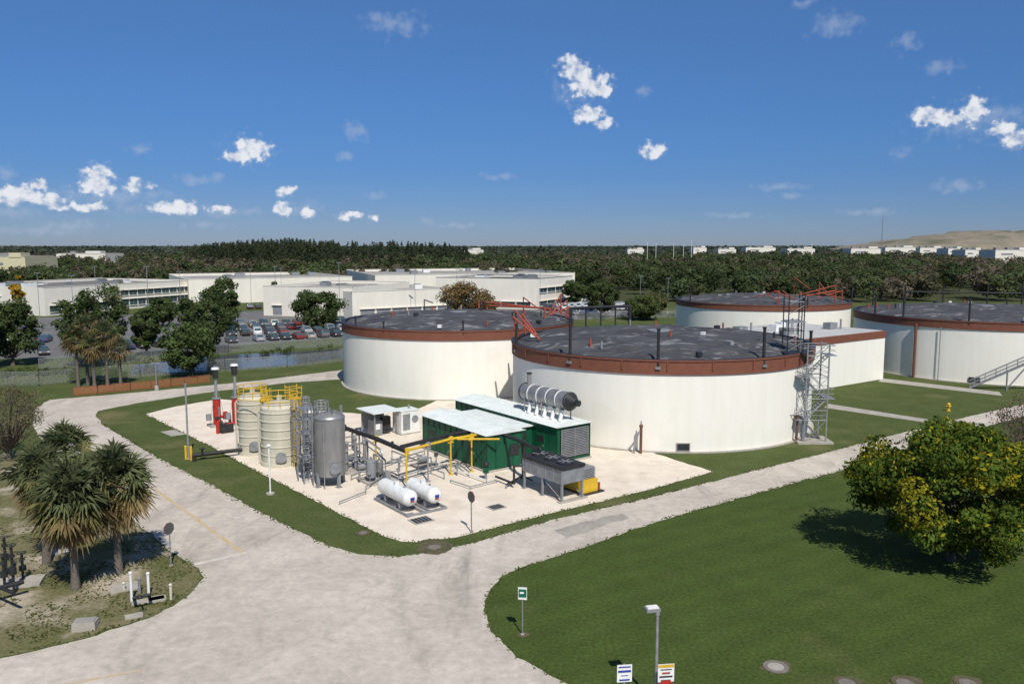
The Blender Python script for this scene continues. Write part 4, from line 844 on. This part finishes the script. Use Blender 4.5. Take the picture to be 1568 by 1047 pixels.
env=np.interp(u,[280,330,440,520,600,660,720],[17.5,21,24,22,22.5,22,17.5]); env=env*np.array([1+.14*mn.noise(Vector((a*.05,1,0))) for a in x]); h=env*(.70+.36*rng.random(N)**.6)
cl=8; C=np.empty((N,cl,3)); ff=np.linspace(.3,.95,cl)[None]; w=rng.uniform(6,11,N)
C[:,:,0]=x[:,None]+rng.normal(size=(N,cl))*1.5*(1.1-ff); C[:,:,1]=y[:,None]+rng.normal(size=(N,cl))*1.0; C[:,:,2]=h[:,None]*ff
Rr=(w[:,None]*.5*(1.14-ff)*rng.uniform(.7,1.3,(N,cl))); R=np.stack([Rr,Rr,np.repeat((h*.09)[:,None],cl,1)],2)
cc=np.repeat(np.array([[.062,.078,.042]])*rng.uniform(.75,1.3,(N,1)),cl,0)
v,c=clump_leaves(C.reshape(-1,3),R.reshape(-1,3),28,np.full(N*cl,.65),cc,colj=.15,nj=.4); mesh_quads('pine_tree_row',v,c)
C=[];R=[];cc=[]
for i in range(90):
    u_=random.choice([random.uniform(-60,110),random.uniform(200,535),random.uniform(880,1040)]); v_=np.interp(u_,[-60,110,200,535,880,1040],[578,572,556,530,487,484]); p=S(u_,v_+random.uniform(-3,3)); s=random.uniform(.4,1.1)
    C.append((p.x,p.y,s*.5));R.append((s,s,s*.7));cc.append(np.array((.075,.10,.033))*random.uniform(.7,1.3))
v,c=clump_leaves(np.array(C),np.array(R),60,.16,np.array(cc)); mesh_quads('shrubs',v,c)
# grass tufts along edges and verge
pts=[]
def inpoly(x,y,P):
    r=False;j=len(P)-1
    for i in range(len(P)):
        if (P[i].y>y)!=(P[j].y>y) and x<(P[j].x-P[i].x)*(y-P[i].y)/(P[j].y-P[i].y)+P[i].x: r=not r
        j=i
    return r
VP=[S(*q) for q in VERGE]
edges=[[(0,1006),(80,988),(150,970),(230,943),(285,913),(310,885),(298,868),(260,846),(213,806)],[(150,645),(250,706),(330,746),(400,786),(455,813),(500,836),(550,849),(610,852),(660,845),(720,832),(850,795),(1000,760),(1150,722),(1310,681)],[(742,935),(748,907),(770,882),(810,864),(870,846),(930,825),(1000,800),(1150,757),(1310,714)],[(742,935),(752,965),(790,1005),(870,1047)],[(222,634),(330,687),(400,725),(480,765),(585,820),(640,830),(700,822),(850,784),(1000,748),(1092,722)]]
for E in edges:
    P=[S(*q) for q in E]
    for a,b in zip(P,P[1:]):
        for _ in range(int((b-a).length*9)): q=a.lerp(b,random.random()); pts.append((q.x+random.gauss(0,.13),q.y+random.gauss(0,.13)))
for _ in range(6000):
    q=S(random.uniform(-60,300),random.uniform(800,985)); 
    if inpoly(q.x,q.y,VP) and mn.noise(Vector((q.x*.5,q.y*.5,0)))>-.1: pts.append((q.x,q.y))
pts=np.array(pts); n=len(pts); t=rng.uniform(0,6.28,n); hh=rng.uniform(.03,.11,n); ww=rng.uniform(.03,.10,n); V=np.empty((n,4,3)); dx=np.cos(t)*ww; dy=np.sin(t)*ww
V[:,0]=np.stack([pts[:,0]-dx,pts[:,1]-dy,np.full(n,.0)],1);V[:,1]=np.stack([pts[:,0]+dx,pts[:,1]+dy,np.full(n,.0)],1);V[:,2]=np.stack([pts[:,0]+dx*1.2,pts[:,1]+dy,hh],1);V[:,3]=np.stack([pts[:,0]-dx*.8,pts[:,1]-dy,hh*.8],1)
mesh_quads('grass_tufts',V.reshape(-1,3),np.array([[.105,.125,.045]])*rng.uniform(.6,1.5,(n,1)))
# ---------------------------------------------------------------- world
EL=math.radians(50); sunv=Vector((.30*math.cos(EL),-.954*math.cos(EL),math.sin(EL))).normalized()
w=bpy.data.worlds.new('World'); scene.world=w; w.use_nodes=True; nt=w.node_tree;N=nt.nodes;L=nt.links; N.clear()
out=N.new('ShaderNodeOutputWorld'); sky=N.new('ShaderNodeTexSky'); sky.sky_type='NISHITA'; sky.sun_disc=False; sky.sun_elevation=EL; sky.sun_rotation=math.atan2(sunv.x,sunv.y)
sky.air_density=1.0; sky.dust_density=.3; sky.ozone_density=3.0; sky.altitude=0
bg=N.new('ShaderNodeBackground'); bg.inputs[1].default_value=.09
tc=N.new('ShaderNodeTexCoord'); sx=N.new('ShaderNodeSeparateXYZ'); L.new(tc.outputs['Generated'],sx.inputs[0])
cr2=N.new('ShaderNodeValToRGB'); L.new(sx.outputs[2],cr2.inputs[0]); e=cr2.color_ramp.elements
e[0].position=0.0; e[0].color=(.43,.56,.92,1); e[1].position=.6; e[1].color=(.80,.92,1,1)
for pos,c in ((.015,(.38,.52,.90)),(.04,(.325,.475,.86)),(.08,(.29,.475,.85)),(.14,(.32,.54,.89)),(.28,(.45,.69,1.0))):
    k=e.new(pos); k.color=(*c,1)
mm=N.new('ShaderNodeMix'); mm.data_type='RGBA'; mm.blend_type='MULTIPLY'; mm.inputs[0].default_value=1; L.new(sky.outputs[0],mm.inputs[6]); L.new(cr2.outputs[0],mm.inputs[7])
L.new(mm.outputs[2],bg.inputs[0]); L.new(bg.outputs[0],out.inputs[0])
m=bpy.data.materials.new('cloud_layer'); m.use_nodes=True; nt=m.node_tree;N=nt.nodes;L=nt.links; N.clear()
out=N.new('ShaderNodeOutputMaterial'); tc=N.new('ShaderNodeTexCoord'); nv=N.new('ShaderNodeVectorMath'); nv.operation='NORMALIZE'; L.new(tc.outputs['Object'],nv.inputs[0]); sx=N.new('ShaderNodeSeparateXYZ'); L.new(nv.outputs[0],sx.inputs[0])
def M(op,a,b=None,c=None):
    m=N.new('ShaderNodeMath'); m.operation=op
    for i,x in enumerate((a,b,c)):
        if x is None: continue
        if isinstance(x,(int,float)): m.inputs[i].default_value=x
        else: L.new(x,m.inputs[i])
    return m.outputs[0]
az=M('ARCTAN2',sx.outputs[0],sx.outputs[1]); el=M('ARCSINE',sx.outputs[2])
cb=N.new('ShaderNodeCombineXYZ'); L.new(az,cb.inputs[0]); L.new(el,cb.inputs[1])
nz=N.new('ShaderNodeTexNoise'); nz.inputs['Scale'].default_value=85; nz.inputs['Detail'].default_value=9; nz.inputs['Roughness'].default_value=.55; L.new(cb.outputs[0],nz.inputs['Vector'])
nz2=N.new('ShaderNodeTexNoise'); nz2.inputs['Scale'].default_value=60; nz2.inputs['Detail'].default_value=4; L.new(cb.outputs[0],nz2.inputs['Vector'])
vs_=N.new('ShaderNodeVectorMath'); vs_.operation='SUBTRACT'; L.new(nz2.outputs['Color'],vs_.inputs[0]); vs_.inputs[1].default_value=(.5,.5,.5)
vsc=N.new('ShaderNodeVectorMath'); vsc.operation='SCALE'; L.new(vs_.outputs[0],vsc.inputs[0]); vsc.inputs['Scale'].default_value=.010
va=N.new('ShaderNodeVectorMath'); va.operation='ADD'; L.new(cb.outputs[0],va.inputs[0]); L.new(vsc.outputs[0],va.inputs[1])
def cloudset(lst):
    acc=None
    for (u,v,cw,ch) in lst:
        r=ray(u,v).normalized(); a0=math.atan2(r.x,r.y); e0=math.asin(r.z)
        s=N.new('ShaderNodeVectorMath'); s.operation='SUBTRACT'; L.new(va.outputs[0],s.inputs[0]); s.inputs[1].default_value=(a0,e0,0)
        k=N.new('ShaderNodeVectorMath'); k.operation='MULTIPLY'; L.new(s.outputs[0],k.inputs[0]); k.inputs[1].default_value=(F*2/cw/1.45,F*2/ch/1.45,0)
        ln=N.new('ShaderNodeVectorMath'); ln.operation='LENGTH'; L.new(k.outputs[0],ln.inputs[0]); o=M('SUBTRACT',1.0,ln.outputs['Value'])
        acc=o if acc is None else M('SMOOTH_MAX',acc,o,.15)
    return acc
bright=[(878,110,44,38),(900,130,64,40),(920,138,34,22),(903,176,44,24),(924,188,32,16),(1000,233,36,24),(385,228,50,38),(362,240,50,14),(148,268,34,32),(152,286,50,24),(30,298,44,28),(75,308,50,20),(14,310,34,16),(205,285,44,16),(265,318,70,18),(290,322,34,14),(132,316,60,12),(440,292,24,16),(433,320,20,20),(470,326,28,18),(525,331,18,14),(1425,178,54,26),(1490,170,32,40),(1455,183,54,14),(1535,198,36,22),(1556,212,36,28),(60,282,24,14),(345,320,28,14),(545,330,20,12),(570,333,16,10)]
faint=[(545,201,34,28),(528,239,28,16),(605,38,100,34),(575,28,50,18),(575,299,34,16),(1380,235,28,18),(1440,104,54,18),(1280,38,68,34),(1385,65,34,26),(385,325,50,14),(300,278,50,16),(215,228,44,14),(336,272,26,18),(10,266,30,22),(1465,284,64,20),(1190,286,74,14),(110,345,90,20),(20,325,90,20),(235,300,70,18),(195,320,70,20),(765,270,60,12),(315,345,70,12),(985,140,28,16),(1230,5,40,14),(60,355,120,16),(655,338,28,12),(1210,300,40,12),(170,300,120,30),(60,300,140,36),(280,320,100,24),(890,135,90,60),(385,232,80,40),(1500,185,150,50),(340,325,80,20),(460,320,80,24),(1120,330,90,10),(700,345,80,10),(1330,325,80,12)]
nf=M('MULTIPLY',M('SUBTRACT',nz.outputs[0],.5),2.1)
def ss(x,lo,hi):
    m=N.new('ShaderNodeMapRange'); m.interpolation_type='SMOOTHSTEP'; m.inputs[1].default_value=lo; m.inputs[2].default_value=hi; L.new(x,m.inputs[0]); return m.outputs[0]
d1=ss(M('ADD',cloudset(bright),nf),.08,.72); d2=M('MULTIPLY',ss(M('ADD',cloudset(faint),nf),.15,1.2),.45)
al=M('MAXIMUM',M('MULTIPLY',d1,.95),d2)
shade=N.new('ShaderNodeMix'); shade.data_type='RGBA'; shade.inputs[6].default_value=(.40,.48,.63,1); shade.inputs[7].default_value=(.82,.84,.88,1)
L.new(M('MULTIPLY',ss(d1,.1,.8),ss(nz.outputs[0],.30,.60)),shade.inputs[0])
em=N.new('ShaderNodeEmission'); L.new(shade.outputs[2],em.inputs[0]); tr_=N.new('ShaderNodeBsdfTransparent')
mx=N.new('ShaderNodeMixShader'); L.new(al,mx.inputs[0]); L.new(tr_.outputs[0],mx.inputs[1]); L.new(em.outputs[0],mx.inputs[2]); L.new(mx.outputs[0],out.inputs[0])
try: m.cycles.emission_sampling='NONE'
except Exception: pass
vs=[];fs=[];na,ne=72,16;RD=15500
for j in range(ne+1):
    for i in range(na+1):
        a=math.radians(-55+110*i/na); e_=math.radians(.2+26*j/ne); vs.append((RD*math.cos(e_)*math.sin(a),RD*math.cos(e_)*math.cos(a),RD*math.sin(e_)))
for j in range(ne):
    for i in range(na): q=j*(na+1)+i; fs.append((q,q+1,q+na+2,q+na+1))
me=bpy.data.meshes.new('sky_clouds'); me.from_pydata(vs,[],fs); me.materials.append(m); o=bpy.data.objects.new('sky_clouds',me); o.location=(0,0,CAMH); scene.collection.objects.link(o)
sl=bpy.data.lights.new('sun','SUN'); sl.energy=4.6; sl.angle=math.radians(.5); sl.color=(1,.955,.88); so=bpy.data.objects.new('sun',sl); scene.collection.objects.link(so); so.rotation_euler=(-sunv).to_track_quat('-Z','Y').to_euler(); so.location=(30,-30,80)
cam=bpy.data.cameras.new('camera'); co=bpy.data.objects.new('camera',cam); scene.collection.objects.link(co); co.location=(0,0,CAMH); co.rotation_euler=(math.pi/2-PITCH,0,0); cam.sensor_width=36; cam.lens=36*F/1568; cam.clip_end=25000; cam.clip_start=.5
scene.camera=co
scene.view_settings.view_transform='Standard'; scene.view_settings.look='None'; scene.view_settings.exposure=0
